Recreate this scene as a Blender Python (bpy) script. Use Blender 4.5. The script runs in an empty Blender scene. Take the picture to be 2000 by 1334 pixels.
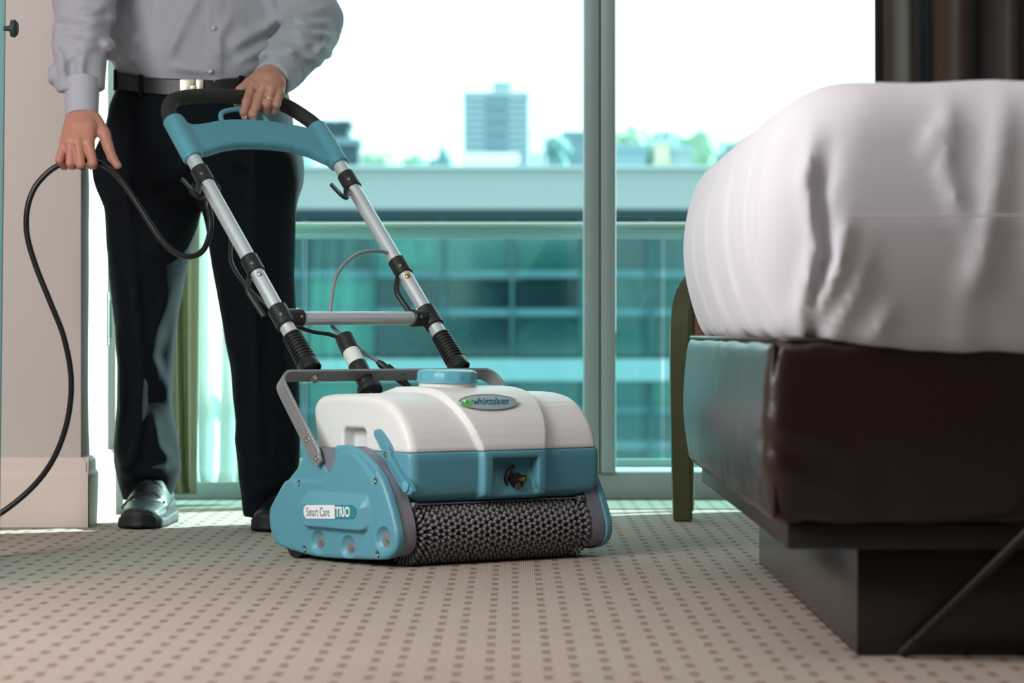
import bpy, bmesh, math, random
import numpy as np
from mathutils import Vector, Matrix
random.seed(4); np.random.seed(4)
SC = bpy.context.scene
COL = SC.collection
# ------------------------------------------------------------------ camera, sky, sun, lamps, exposure
FPX, CAM_H, HOR = 6000.0, 0.445, 647.0
cd = bpy.data.cameras.new('camera'); cam = bpy.data.objects.new('camera', cd); COL.objects.link(cam)
cam.location = (0, 0, CAM_H); cam.rotation_euler = (math.pi / 2, 0, 0)
cd.sensor_width = 36; cd.lens = 108; cd.shift_y = -20 / 2000
cd.clip_start = .05; cd.clip_end = 6000
cd.dof.use_dof = True; cd.dof.focus_distance = 6.1; cd.dof.aperture_fstop = 5.8
SC.camera = cam
w = bpy.data.worlds.new('world'); SC.world = w; w.use_nodes = True
bg = w.node_tree.nodes['Background']
bg.inputs[0].default_value = (.90, .97, 1, 1); bg.inputs[1].default_value = 2.3
def lamp(name, kind, energy, col, loc, target=None, size=1, size_y=None):
    l = bpy.data.lights.new(name, kind); o = bpy.data.objects.new(name, l); COL.objects.link(o)
    l.energy = energy; l.color = col; o.location = loc
    if kind == 'AREA':
        l.size = size
        if size_y: l.shape = 'RECTANGLE'; l.size_y = size_y
    if target is not None:
        o.rotation_euler = (Vector(target) - Vector(loc)).to_track_quat('-Z', 'Y').to_euler()
    return o
sun = lamp('sun', 'SUN', 24.0, (.94, 1, .95), (14, 13, 8)); sun.data.angle = .010
sun.rotation_euler = Vector((-1.85, -1, -.94)).to_track_quat('-Z', 'Y').to_euler()
lamp('softbox_key', 'AREA', 86, (1, .975, .965), (-2.05, 3.75, 1.6), (.2, 5.6, .45), 1.3)
lamp('ceiling_fill', 'AREA', 25, (1, .965, .94), (-.5, 3.6, 2.6), (-.3, 4.6, 0), 2.6)  # unseen area lamp added as soft overhead fill
vs = SC.view_settings
vs.view_transform = 'Standard'; vs.look = 'None'; vs.exposure = 0.08; vs.gamma = 1.0; vs.use_curve_mapping = False

def at(px, py, d):
    return Vector(((px - 1000) / FPX * d, d, CAM_H - (py - HOR) / FPX * d))
# ------------------------------------------------------------------ materials
def lin(c):
    return tuple(((v / 255 / 12.92) if v / 255 <= .04045 else ((v / 255 + .055) / 1.055) ** 2.4) for v in c)
def mat(name, rgb, rough=.5, metal=0, bump=0, bscale=200, var=0, vscale=6, spec=.5, stretch=(1, 1, 1), coat=0, sss=0, sheen=0, trans=0, detail=3):
    m = bpy.data.materials.new(name); m.use_nodes = True
    nt = m.node_tree; b = nt.nodes['Principled BSDF']
    c = lin(rgb) + (1,)
    b.inputs['Base Color'].default_value = c
    b.inputs['Roughness'].default_value = rough; b.inputs['Metallic'].default_value = metal
    b.inputs['Specular IOR Level'].default_value = spec
    b.inputs['Coat Weight'].default_value = coat
    b.inputs['Sheen Weight'].default_value = sheen
    if sss:
        b.inputs['Subsurface Weight'].default_value = sss
        b.inputs['Subsurface Radius'].default_value = (.012, .006, .004); b.inputs['Subsurface Scale'].default_value = 1
    if bump or var:
        tc = nt.nodes.new('ShaderNodeTexCoord'); mp = nt.nodes.new('ShaderNodeMapping')
        mp.inputs['Scale'].default_value = stretch
        nt.links.new(tc.outputs['Object'], mp.inputs[0])
    if bump:
        n = nt.nodes.new('ShaderNodeTexNoise'); n.inputs['Scale'].default_value = bscale; n.inputs['Detail'].default_value = detail
        bp = nt.nodes.new('ShaderNodeBump'); bp.inputs['Strength'].default_value = bump; bp.inputs['Distance'].default_value = .002
        nt.links.new(mp.outputs[0], n.inputs['Vector']); nt.links.new(n.outputs[0], bp.inputs['Height']); nt.links.new(bp.outputs[0], b.inputs['Normal'])
    if var:
        n = nt.nodes.new('ShaderNodeTexNoise'); n.inputs['Scale'].default_value = vscale; n.inputs['Detail'].default_value = 4
        mx = nt.nodes.new('ShaderNodeMix'); mx.data_type = 'RGBA'
        mx.inputs[6].default_value = tuple(x * (1 - var) for x in c[:3]) + (1,); mx.inputs[7].default_value = tuple(min(1, x * (1 + var)) for x in c[:3]) + (1,)
        nt.links.new(mp.outputs[0], n.inputs['Vector']); nt.links.new(n.outputs[0], mx.inputs[0]); nt.links.new(mx.outputs[2], b.inputs['Base Color'])
    return m
def glass_mat(name, tint, gloss=.06, rough=.0):
    m = bpy.data.materials.new(name); m.use_nodes = True
    nt = m.node_tree; nt.nodes.clear()
    out = nt.nodes.new('ShaderNodeOutputMaterial'); t = nt.nodes.new('ShaderNodeBsdfTransparent'); g = nt.nodes.new('ShaderNodeBsdfGlossy')
    t.inputs[0].default_value = tint + (1,); g.inputs['Roughness'].default_value = rough
    mx = nt.nodes.new('ShaderNodeMixShader'); fr = nt.nodes.new('ShaderNodeLayerWeight')
    pw = nt.nodes.new('ShaderNodeMath'); pw.operation = 'POWER'; pw.inputs[1].default_value = 4
    ma_ = nt.nodes.new('ShaderNodeMath'); ma_.operation = 'MULTIPLY_ADD'; ma_.inputs[1].default_value = .7; ma_.inputs[2].default_value = gloss; ma_.use_clamp = True
    nt.links.new(fr.outputs['Facing'], pw.inputs[0]); nt.links.new(pw.outputs[0], ma_.inputs[0]); nt.links.new(ma_.outputs[0], mx.inputs[0])
    nt.links.new(t.outputs[0], mx.inputs[1]); nt.links.new(g.outputs[0], mx.inputs[2]); nt.links.new(mx.outputs[0], out.inputs[0])
    return m
def cloth_translucent(name, rgb, tr=.5, bump=.2, transp=0.0):
    m = bpy.data.materials.new(name); m.use_nodes = True
    nt = m.node_tree; nt.nodes.clear()
    out = nt.nodes.new('ShaderNodeOutputMaterial'); d = nt.nodes.new('ShaderNodeBsdfDiffuse'); t = nt.nodes.new('ShaderNodeBsdfTranslucent')
    c = lin(rgb) + (1,); d.inputs[0].default_value = c; t.inputs[0].default_value = c
    mx = nt.nodes.new('ShaderNodeMixShader'); mx.inputs[0].default_value = tr
    nt.links.new(d.outputs[0], mx.inputs[1]); nt.links.new(t.outputs[0], mx.inputs[2])
    if transp:
        tp = nt.nodes.new('ShaderNodeBsdfTransparent'); m2 = nt.nodes.new('ShaderNodeMixShader'); m2.inputs[0].default_value = transp
        nt.links.new(mx.outputs[0], m2.inputs[1]); nt.links.new(tp.outputs[0], m2.inputs[2]); nt.links.new(m2.outputs[0], out.inputs[0])
    else:
        nt.links.new(mx.outputs[0], out.inputs[0])
    return m

M = dict(
    wall=mat('painted_wall', (200, 190, 185), .8, bump=.15, bscale=120),
    base=mat('painted_baseboard', (214, 198, 190), .55, bump=.05, bscale=40),
    ceil=mat('ceiling_paint', (225, 220, 214), .9, bump=.1, bscale=90),
    frame=mat('window_aluminium', (146, 153, 154), .5, .1, bump=.03, bscale=300),
    gasket=mat('dark_gasket', (45, 52, 54), .6, bump=.03),
    steel=mat('brushed_steel', (176, 178, 178), .32, .95, bump=.08, bscale=60, stretch=(1, 30, 30)),
    alu=mat('satin_aluminium', (214, 214, 220), .36, .55, bump=.03, bscale=400),
    bar=mat('flat_bar_steel', (160, 160, 163), .4, .55, bump=.06, bscale=80, stretch=(1, 12, 12)),
    chrome=mat('bright_screw', (215, 212, 205), .18, 1, bump=.02),
    brass=mat('brass_stem', (190, 140, 60), .3, .9, bump=.02),
    teal=mat('teal_plastic', (90, 152, 170), .42, bump=.06, bscale=500, var=.03, vscale=9),
    tealcap=mat('teal_cap_plastic', (98, 170, 190), .35, bump=.04, bscale=300),
    tealdeep=mat('teal_print', (44, 134, 146), .4, bump=.02),
    white=mat('white_tank_plastic', (228, 227, 226), .42, bump=.04, bscale=150, sss=.15),
    whitelabel=mat('white_label', (236, 236, 238), .4, bump=.01),
    greyink=mat('grey_ink', (96, 102, 112), .5, bump=.01),
    emblem=mat('silver_emblem', (172, 190, 196), .3, .25, bump=.02),
    blueink=mat('blue_ink', (30, 98, 130), .4, bump=.01),
    green=mat('green_leaf', (88, 190, 52), .4, bump=.01),
    casting=mat('grey_casting', (134, 134, 146), .5, .25, bump=.35, bscale=420),
    black=mat('black_plastic', (27, 27, 29), .42, bump=.05, bscale=400),
    rubber=mat('black_rubber', (20, 20, 22), .34, bump=.05, bscale=300),
    foam=mat('foam_grip', (38, 36, 36), .72, bump=.1, bscale=600),
    bristle=mat('grey_bristle', (132, 130, 132), .6, bump=.2, bscale=900, var=.12, vscale=60),
    core=mat('brush_core', (16, 16, 17), .7, bump=.1),
    cablegrey=mat('grey_cable', (142, 144, 150), .45, bump=.03),
    offwhite=mat('offwhite_sleeve', (222, 222, 220), .45, bump=.03),
    shirt=mat('shirt_cotton', (163, 163, 174), .85, bump=.25, bscale=900, var=.04, vscale=40, sheen=.15),
    cuff=mat('shirt_cuff_cotton', (170, 170, 183), .85, bump=.25, bscale=900, sheen=.15),
    trouser=mat('navy_trouser_twill', (12, 18, 25), .9, bump=.3, bscale=700, sheen=.02, spec=.15),
    leather=mat('belt_leather', (26, 25, 27), .4, bump=.2, bscale=160),
    buckle=mat('buckle_steel', (170, 162, 150), .36, .85, bump=.05, bscale=200),
    shoe=mat('shoe_leather', (22, 24, 28), .42, bump=.25, bscale=140),
    sole=mat('shoe_sole_rubber', (24, 26, 28), .6, bump=.1, bscale=90),
    skin=mat('skin', (182, 126, 108), .5, bump=.2, bscale=130, var=.09, vscale=45, sss=.25),
    nail=mat('nail', (196, 144, 128), .3, bump=.01),
    hair=mat('hair', (52, 38, 30), .6, bump=.4, bscale=200, stretch=(1, 1, .1)),
    eye=mat('eye', (40, 34, 30), .2, bump=.01),
    gold=mat('ring_metal', (226, 214, 190), .15, 1, bump=.01),
    button=mat('shirt_button', (188, 188, 180), .3, bump=.02),
    sheet=mat('white_cotton', (210, 208, 216), .85, bump=.12, bscale=500, sheen=.1),
    vinyl=mat('brown_vinyl', (38, 20, 19), .32, bump=.25, bscale=180, var=.08, vscale=8),
    wooddark=mat('dark_wood', (30, 21, 18), .5, bump=.12, bscale=30, var=.15, vscale=5, stretch=(1, 8, 8)),
    plinth=mat('plinth_laminate', (34, 25, 22), .26, bump=.05, bscale=60, var=.1, vscale=4),
    chairwood=mat('chair_wood', (72, 72, 44), .42, bump=.12, bscale=40, var=.15, vscale=8, stretch=(6, 6, 1)),
    seat=mat('chair_upholstery', (96, 60, 52), .8, bump=.3, bscale=300),
    stand=mat('stand_black', (28, 28, 31), .4, .2, bump=.04),
    olive=cloth_translucent('olive_curtain', (182, 182, 156), .45),
    sheer=cloth_translucent('sheer_curtain', (250, 252, 249), .80, transp=.25),
    pane=glass_mat('tinted_pane', (.82, .98, .968), .025),
    balglass=glass_mat('teal_balustrade_glass', (.66, .88, .875), .04),
    edgeglass=mat('glass_edge', (138, 166, 170), .2, bump=.02),
    conc=mat('pale_concrete', (150, 156, 154), .85, bump=.1, bscale=3, var=.06, vscale=.2),
    rail=mat('rail_metal', (150, 152, 146), .4, .5, bump=.03),
    slab=mat('white_render', (224, 222, 216), .85, bump=.05, bscale=10),
)
# drape with woven vertical stripes
def drape_mat():
    m = mat('striped_drape', (70, 58, 52), .7, bump=.2, bscale=400, sheen=.2)
    nt = m.node_tree; b = nt.nodes['Principled BSDF']
    uv = nt.nodes.new('ShaderNodeUVMap'); sp = nt.nodes.new('ShaderNodeSeparateXYZ'); nt.links.new(uv.outputs[0], sp.inputs[0])
    mm = nt.nodes.new('ShaderNodeMath'); mm.operation = 'FRACT'
    ml = nt.nodes.new('ShaderNodeMath'); ml.operation = 'MULTIPLY'; ml.inputs[1].default_value = 3.3
    nt.links.new(sp.outputs[0], ml.inputs[0]); nt.links.new(ml.outputs[0], mm.inputs[0])
    cr = nt.nodes.new('ShaderNodeValToRGB'); cr.color_ramp.interpolation = 'LINEAR'
    stops = [(0, (70, 58, 54)), (.22, (84, 66, 58)), (.34, (60, 52, 50)), (.42, (66, 84, 92)), (.52, (70, 88, 96)), (.56, (88, 66, 54)), (.75, (74, 56, 48)), (.82, (40, 34, 36)), (1, (58, 48, 46))]
    el = cr.color_ramp.elements
    el[0].position = 0; el[0].color = lin(stops[0][1]) + (1,); el[1].position = 1; el[1].color = lin(stops[-1][1]) + (1,)
    for p, c in stops[1:-1]:
        e = el.new(p); e.color = lin(c) + (1,)
    nt.links.new(mm.outputs[0], cr.inputs[0]); nt.links.new(cr.outputs[0], b.inputs['Base Color'])
    return m
M['drape'] = drape_mat()
def carpet_mat():
    m = bpy.data.materials.new('carpet_loop_dashes'); m.use_nodes = True
    nt = m.node_tree; b = nt.nodes['Principled BSDF']; b.inputs['Roughness'].default_value = .95; b.inputs['Specular IOR Level'].default_value = .15
    N = nt.nodes.new; L = nt.links.new
    tc = N('ShaderNodeTexCoord'); sp = N('ShaderNodeSeparateXYZ'); L(tc.outputs['Object'], sp.inputs[0])
    def ma(op, a, b2=None, c=None):
        n = N('ShaderNodeMath'); n.operation = op
        for i, v in enumerate((a, b2, c)):
            if v is None: continue
            if isinstance(v, (int, float)): n.inputs[i].default_value = v
            else: L(v, n.inputs[i])
        return n.outputs[0]
    nz = N('ShaderNodeTexNoise'); nz.inputs['Scale'].default_value = 260; nz.inputs['Detail'].default_value = 2; L(tc.outputs['Object'], nz.inputs['Vector'])
    jit = ma('MULTIPLY', ma('SUBTRACT', nz.outputs[0], .5), .006)
    def dots(x0, y0):
        fx = ma('SUBTRACT', ma('FRACT', ma('ADD', ma('DIVIDE', ma('SUBTRACT', sp.outputs[0], x0), .0772), 100.5)), .5)
        fy = ma('SUBTRACT', ma('FRACT', ma('ADD', ma('DIVIDE', ma('SUBTRACT', sp.outputs[1], y0), .1045), 100.5)), .5)
        ax = ma('ADD', ma('MULTIPLY', ma('ABSOLUTE', fx), .0772), jit); ay = ma('ADD', ma('MULTIPLY', ma('ABSOLUTE', fy), .1045), ma('MULTIPLY', jit, 3))
        return ma('MULTIPLY', ma('LESS_THAN', ax, .0060), ma('LESS_THAN', ay, .0235))
    mask = ma('MAXIMUM', dots(.0055, 4.195), dots(-.0297, 4.26))
    # loops of the weave
    lx = ma('SINE', ma('MULTIPLY', sp.outputs[0], 2 * math.pi / .0040)); ly = ma('SINE', ma('MULTIPLY', sp.outputs[1], 2 * math.pi / .0105))
    loop = ma('MULTIPLY', ma('ADD', lx, 1), ma('ADD', ly, 1.2))
    n2 = N('ShaderNodeTexNoise'); n2.inputs['Scale'].default_value = 90; n2.inputs['Detail'].default_value = 5; L(tc.outputs['Object'], n2.inputs['Vector'])
    n3 = N('ShaderNodeTexNoise'); n3.inputs['Scale'].default_value = 2.2; n3.inputs['Detail'].default_value = 3; L(tc.outputs['Object'], n3.inputs['Vector'])
    ramp = N('ShaderNodeMix'); ramp.data_type = 'RGBA'; ramp.inputs[6].default_value = lin((142, 130, 121)) + (1,); ramp.inputs[7].default_value = lin((180, 168, 158)) + (1,)
    f = ma('ADD', ma('MULTIPLY', loop, .07), ma('ADD', ma('MULTIPLY', n2.outputs[0], .55), ma('MULTIPLY', n3.outputs[0], .25)))
    L(f, ramp.inputs[0])
    mx = N('ShaderNodeMix'); mx.data_type = 'RGBA'; L(ramp.outputs[2], mx.inputs[6]); mx.inputs[7].default_value = lin((116, 92, 78)) + (1,)
    L(ma('MULTIPLY', mask, .78), mx.inputs[0]); L(mx.outputs[2], b.inputs['Base Color'])
    bp = N('ShaderNodeBump'); bp.inputs['Strength'].default_value = .5; bp.inputs['Distance'].default_value = .002
    L(ma('ADD', ma('MULTIPLY', loop, .14), n2.outputs[0]), bp.inputs['Height']); L(bp.outputs[0], b.inputs['Normal'])
    return m
M['carpet'] = carpet_mat()

# ------------------------------------------------------------------ mesh helpers
def link(name, me, m=None, parent=None, smooth=True, label=None, kind=None):
    if m is not None and not me.materials: me.materials.append(m)
    if smooth is True: me.polygons.foreach_set('use_smooth', [True] * len(me.polygons))
    o = bpy.data.objects.new(name, me); COL.objects.link(o)
    if parent is not None: o.parent = parent
    if label: o['label'] = label
    if kind: o['kind'] = kind
    return o
def tag(o, label, cat, group=None):
    o['label'] = label; o['category'] = cat
    if group: o['group'] = group
    return o
def empty(name, loc=(0, 0, 0), rz=0, parent=None):
    o = bpy.data.objects.new(name, None); COL.objects.link(o); o.location = loc; o.rotation_euler = (0, 0, rz); o.empty_display_size = .05
    if parent is not None: o.parent = parent
    return o
def pydata(vs, fs):
    me = bpy.data.meshes.new('m'); me.from_pydata([tuple(v) for v in vs], [], fs); me.update(); return me
def from_bm(bm, autosmooth=None):
    bmesh.ops.recalc_face_normals(bm, faces=bm.faces[:])
    me = bpy.data.meshes.new('m'); bm.to_mesh(me); bm.free()
    return me
def smooth_by_angle(me, ang=35):
    me.polygons.foreach_set('use_smooth', [True] * len(me.polygons))
    bm = bmesh.new(); bm.from_mesh(me)
    for e in bm.edges:
        if len(e.link_faces) == 2 and e.calc_face_angle(0) > math.radians(ang): e.smooth = False
    bm.to_mesh(me); bm.free(); return me
def box_me(lo, hi, bev=.0, seg=2):
    bm = bmesh.new(); bmesh.ops.create_cube(bm, size=1)
    c = [(a + b) / 2 for a, b in zip(lo, hi)]; s = [abs(b - a) for a, b in zip(lo, hi)]
    for v in bm.verts: v.co = Vector((c[i] + v.co[i] * s[i] for i in range(3)))
    if bev: bmesh.ops.bevel(bm, geom=bm.edges[:], offset=bev, segments=seg, affect='EDGES', profile=.5)
    return smooth_by_angle(from_bm(bm))
def box(name, lo, hi, m, parent=None, bev=.003, **k):
    return link(name, box_me(lo, hi, bev), m, parent, smooth=None, **k)
def cat(P, n=6, closed=False):
    P = [Vector(p) for p in P]; out = []
    N_ = len(P)
    for i in range(N_ if closed else N_ - 1):
        if closed: p0, p1, p2, p3 = P[i - 1], P[i], P[(i + 1) % N_], P[(i + 2) % N_]
        else: p0, p1, p2, p3 = P[max(i - 1, 0)], P[i], P[i + 1], P[min(i + 2, N_ - 1)]
        for k in range(n):
            t = k / n
            out.append(.5 * ((2 * p1) + (p2 - p0) * t + (2 * p0 - 5 * p1 + 4 * p2 - p3) * t * t + (3 * p1 - p0 - 3 * p2 + p3) * t ** 3))
    if not closed: out.append(P[-1])
    return out
def tube_me(P, r, n=12, cap=True, flat=None):
    P = [Vector(p) for p in P]
    R = r if isinstance(r, list) else [r] * len(P)
    T = [(P[min(i + 1, len(P) - 1)] - P[max(i - 1, 0)]).normalized() for i in range(len(P))]
    up = Vector((0, 0, 1)) if abs(T[0].z) < .9 else Vector((1, 0, 0))
    a = T[0].cross(up).normalized(); vs = []
    for i, p in enumerate(P):
        a = (a - T[i] * a.dot(T[i])).normalized(); b = T[i].cross(a)
        rr = R[i] if isinstance(R[i], (tuple, list)) else (R[i], R[i])
        for k in range(n):
            t = 2 * math.pi * k / n; vs.append(p + a * math.cos(t) * rr[0] + b * math.sin(t) * rr[1])
    fs = [(i * n + k, i * n + (k + 1) % n, (i + 1) * n + (k + 1) % n, (i + 1) * n + k) for i in range(len(P) - 1) for k in range(n)]
    if cap:
        fs += [tuple(range(n))[::-1], tuple(range((len(P) - 1) * n, len(P) * n))]
    me = pydata(vs, fs)
    bm = bmesh.new(); bm.from_mesh(me); bmesh.ops.recalc_face_normals(bm, faces=bm.faces[:]); bm.to_mesh(me); bm.free()
    return smooth_by_angle(me, 50)
def tube(name, P, r, m, parent=None, n=12, **k):
    return link(name, tube_me(P, r, n), m, parent, smooth=None, **k)
def axis_lathe(prof, n=24, c=(0, 0, 0), axis=(0, 0, 1)):
    """profile of (radius, along) revolved round an axis through c"""
    ax = Vector(axis).normalized(); a = ax.orthogonal().normalized(); b = ax.cross(a); c = Vector(c)
    vs, fs = [], []
    for r, h in prof:
        for k in range(n):
            t = 2 * math.pi * k / n; vs.append(c + ax * h + (a * math.cos(t) + b * math.sin(t)) * max(r, 1e-5))
    for i in range(len(prof) - 1):
        for k in range(n): fs.append((i * n + k, i * n + (k + 1) % n, (i + 1) * n + (k + 1) % n, (i + 1) * n + k))
    fs += [tuple(range(n))[::-1], tuple(range((len(prof) - 1) * n, len(prof) * n))]
    me = pydata(vs, fs)
    bm = bmesh.new(); bm.from_mesh(me); bmesh.ops.recalc_face_normals(bm, faces=bm.faces[:]); bm.to_mesh(me); bm.free()
    return smooth_by_angle(me, 40)
def lathe(name, prof, m, parent=None, n=24, c=(0, 0, 0), axis=(0, 0, 1), **k):
    return link(name, axis_lathe(prof, n, c, axis), m, parent, smooth=None, **k)
def prism_me(poly, o, ex, ey, ez, depth, bev=.002, seg=2):
    """polygon in the (ex, ey) plane at o, thickened by depth along ez"""
    o, ex, ey, ez = map(Vector, (o, ex, ey, ez)); bm = bmesh.new()
    a = [bm.verts.new(o + ex * p[0] + ey * p[1]) for p in poly]; b = [bm.verts.new(o + ex * p[0] + ey * p[1] + ez * depth) for p in poly]
    n = len(poly); f1 = bm.faces.new(a); f2 = bm.faces.new(b[::-1])
    for i in range(n): bm.faces.new((a[i], b[i], b[(i + 1) % n], a[(i + 1) % n]))
    if bev:
        es = list({e for f in (f1, f2) for e in f.edges})
        bmesh.ops.bevel(bm, geom=es, offset=bev, segments=seg, affect='EDGES', profile=.5)
    return smooth_by_angle(from_bm(bm), 30)
def join_me(mes):
    vs, fs, off = [], [], 0
    for me in mes:
        vs += [tuple(v.co) for v in me.vertices]; fs += [tuple(i + off for i in p.vertices) for p in me.polygons]; off += len(me.vertices)
    return pydata(vs, fs)
def text_me(s, size, ext=.0003, squeeze=1, bold=0, align='LEFT', shear=0):
    cu = bpy.data.curves.new('t', 'FONT'); cu.body = s; cu.size = size; cu.extrude = ext; cu.offset = bold; cu.align_x = align; cu.shear = shear
    o = bpy.data.objects.new('t', cu); COL.objects.link(o)
    bpy.context.view_layer.update()
    me = bpy.data.meshes.new_from_object(o.evaluated_get(bpy.context.evaluated_depsgraph_get()))
    bpy.data.objects.remove(o); bpy.data.curves.remove(cu)
    for v in me.vertices: v.co.x *= squeeze
    return me
def place_me(me, o, ex, ey, ez):
    mt = Matrix((Vector(ex), Vector(ey), Vector(ez))).transposed().to_4x4(); mt.translation = Vector(o); me.transform(mt); return me

# ------------------------------------------------------------------ distance fields
def nets(f, lo, h):
    f = f.astype(np.float32); s = f < 0
    cs = tuple(n - 1 for n in f.shape); cnt = np.zeros(cs, np.int8); acc = [np.zeros(cs, np.float32) for _ in range(3)]
    def cor(A, o): return A[o[0]:o[0] + cs[0], o[1]:o[1] + cs[1], o[2]:o[2] + cs[2]]
    for ax in range(3):
        for p in range(2):
            for q in range(2):
                a = [0, 0, 0]; a[(ax + 1) % 3] = p; a[(ax + 2) % 3] = q; b = list(a); b[ax] = 1
                m = cor(s, a) != cor(s, b)
                fa, fb = cor(f, a)[m], cor(f, b)[m]; t = fa / (fa - fb)
                for k in range(3): acc[k][m] += t if k == ax else a[k]
                cnt[m] += 1
    on = cnt > 0; idx = np.full(cs, -1, np.int64); idx[on] = np.arange(on.sum())
    ii = np.argwhere(on); V = np.stack([(ii[:, k] + acc[k][on] / cnt[on]) * h + lo[k] for k in range(3)], 1)
    F = []
    for ax in range(3):
        u_, v_ = (ax + 1) % 3, (ax + 2) % 3
        sl0 = [slice(None)] * 3; sl1 = [slice(None)] * 3
        sl0[ax] = slice(0, f.shape[ax] - 1); sl1[ax] = slice(1, f.shape[ax])
        for k in (u_, v_): sl0[k] = sl1[k] = slice(1, f.shape[k] - 1)
        A, B = s[tuple(sl0)], s[tuple(sl1)]
        for flip, mm in ((False, A & ~B), (True, ~A & B)):
            e = np.argwhere(mm)
            if not len(e): continue
            e[:, u_] += 1; e[:, v_] += 1
            def cell(du, dv):
                c = e.copy(); c[:, u_] += du; c[:, v_] += dv; return idx[c[:, 0], c[:, 1], c[:, 2]]
            q = np.stack([cell(-1, -1), cell(0, -1), cell(0, 0), cell(-1, 0)], 1)
            F.append(q[:, ::-1] if flip else q)
    F = np.concatenate(F); F = F[(F >= 0).all(1)]
    me = bpy.data.meshes.new('m'); me.vertices.add(len(V)); me.vertices.foreach_set('co', V.astype(np.float32).ravel())
    me.loops.add(F.size); me.loops.foreach_set('vertex_index', F.ravel().astype(np.int32))
    me.polygons.add(len(F)); me.polygons.foreach_set('loop_start', np.arange(0, F.size, 4, dtype=np.int32))
    me.update(calc_edges=True); me.validate()
    return me
def grid(lo, hi, h):
    ax = [np.arange(l, u + h, h, dtype=np.float32) for l, u in zip(lo, hi)]
    return np.meshgrid(*ax, indexing='ij')
def field(name, fn, lo, hi, h, m, parent=None, **k):
    X, Y, Z = grid(lo, hi, h)
    return link(name, nets(fn(X, Y, Z), lo, h), m, parent, **k)
def smin(a, b, k):
    hh = np.clip(.5 + .5 * (b - a) / k, 0, 1); return b * (1 - hh) + a * hh - k * hh * (1 - hh)
def smax(a, b, k): return -smin(-a, -b, k)
def capsule(X, Y, Z, a, b, ra, rb):
    ba = [float(q - p) for p, q in zip(a, b)]; l2 = sum(x * x for x in ba) + 1e-12
    px, py, pz = X - a[0], Y - a[1], Z - a[2]
    t = np.clip((px * ba[0] + py * ba[1] + pz * ba[2]) / l2, 0, 1)
    return np.sqrt((px - ba[0] * t) ** 2 + (py - ba[1] * t) ** 2 + (pz - ba[2] * t) ** 2) - (ra + (rb - ra) * t)
def ellipsoid(X, Y, Z, c, r):
    k = np.sqrt(((X - c[0]) / r[0]) ** 2 + ((Y - c[1]) / r[1]) ** 2 + ((Z - c[2]) / r[2]) ** 2); return (k - 1) * min(r)
def poly_sd(P, A, B):
    """signed distance of points (A, B) to closed polygon P"""
    d = np.full(A.shape, 1e9); s = np.ones(A.shape); n = len(P)
    for i in range(n):
        (x0, y0), (x1, y1) = P[i], P[i - 1]
        ex, ey = x1 - x0, y1 - y0; wx, wy = A - x0, B - y0
        t = np.clip((wx * ex + wy * ey) / (ex * ex + ey * ey + 1e-12), 0, 1)
        d = np.minimum(d, (wx - ex * t) ** 2 + (wy - ey * t) ** 2)
        c1 = B >= y0; c2 = B < y1; c3 = ex * wy > ey * wx
        fl = (c1 & c2 & c3) | (~c1 & ~c2 & ~c3); s[fl] *= -1
    return np.sqrt(d) * s
def chaikin(P, n=2):
    for _ in range(n):
        Q = []
        for i in range(len(P)):
            a, b = P[i], P[(i + 1) % len(P)]
            Q += [(a[0] * .75 + b[0] * .25, a[1] * .75 + b[1] * .25), (a[0] * .25 + b[0] * .75, a[1] * .25 + b[1] * .75)]
        P = Q
    return P
def rbox2(A, B, c, hw, r):
    qa = np.abs(A - c[0]) - hw[0] + r; qb = np.abs(B - c[1]) - hw[1] + r
    return np.sqrt(np.maximum(qa, 0) ** 2 + np.maximum(qb, 0) ** 2) + np.minimum(np.maximum(qa, qb), 0) - r
_T = np.random.rand(32, 32, 32).astype(np.float32)
def vnoise(X, Y, Z):
    r = []
    for q in (X, Y, Z):
        i = np.floor(q).astype(np.int32); f = (q - i).astype(np.float32); r.append((i & 31, (i + 1) & 31, f * f * (3 - 2 * f)))
    (x0, x1, fx), (y0, y1, fy), (z0, z1, fz) = r
    def L(a, b, t): return a + (b - a) * t
    return L(L(L(_T[x0, y0, z0], _T[x1, y0, z0], fx), L(_T[x0, y1, z0], _T[x1, y1, z0], fx), fy), L(L(_T[x0, y0, z1], _T[x1, y0, z1], fx), L(_T[x0, y1, z1], _T[x1, y1, z1], fx), fy), fz) - .5
def stroke(A, B, pts, wdt):
    """soft ridge of unit height along a polyline in the (A, B) plane, fading at both ends"""
    out = np.zeros(A.shape, np.float32); n = len(pts) - 1
    for i in range(n):
        (x0, y0), (x1, y1) = pts[i], pts[i + 1]; ex, ey = x1 - x0, y1 - y0
        t = np.clip(((A - x0) * ex + (B - y0) * ey) / (ex * ex + ey * ey + 1e-12), 0, 1)
        d2 = (A - x0 - ex * t) ** 2 + (B - y0 - ey * t) ** 2
        s = (i + t) / n; out = np.maximum(out, np.exp(-d2 / (wdt * wdt)) * np.clip(np.minimum(s, 1 - s) * 4 + .15, 0, 1))
    return out
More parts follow.
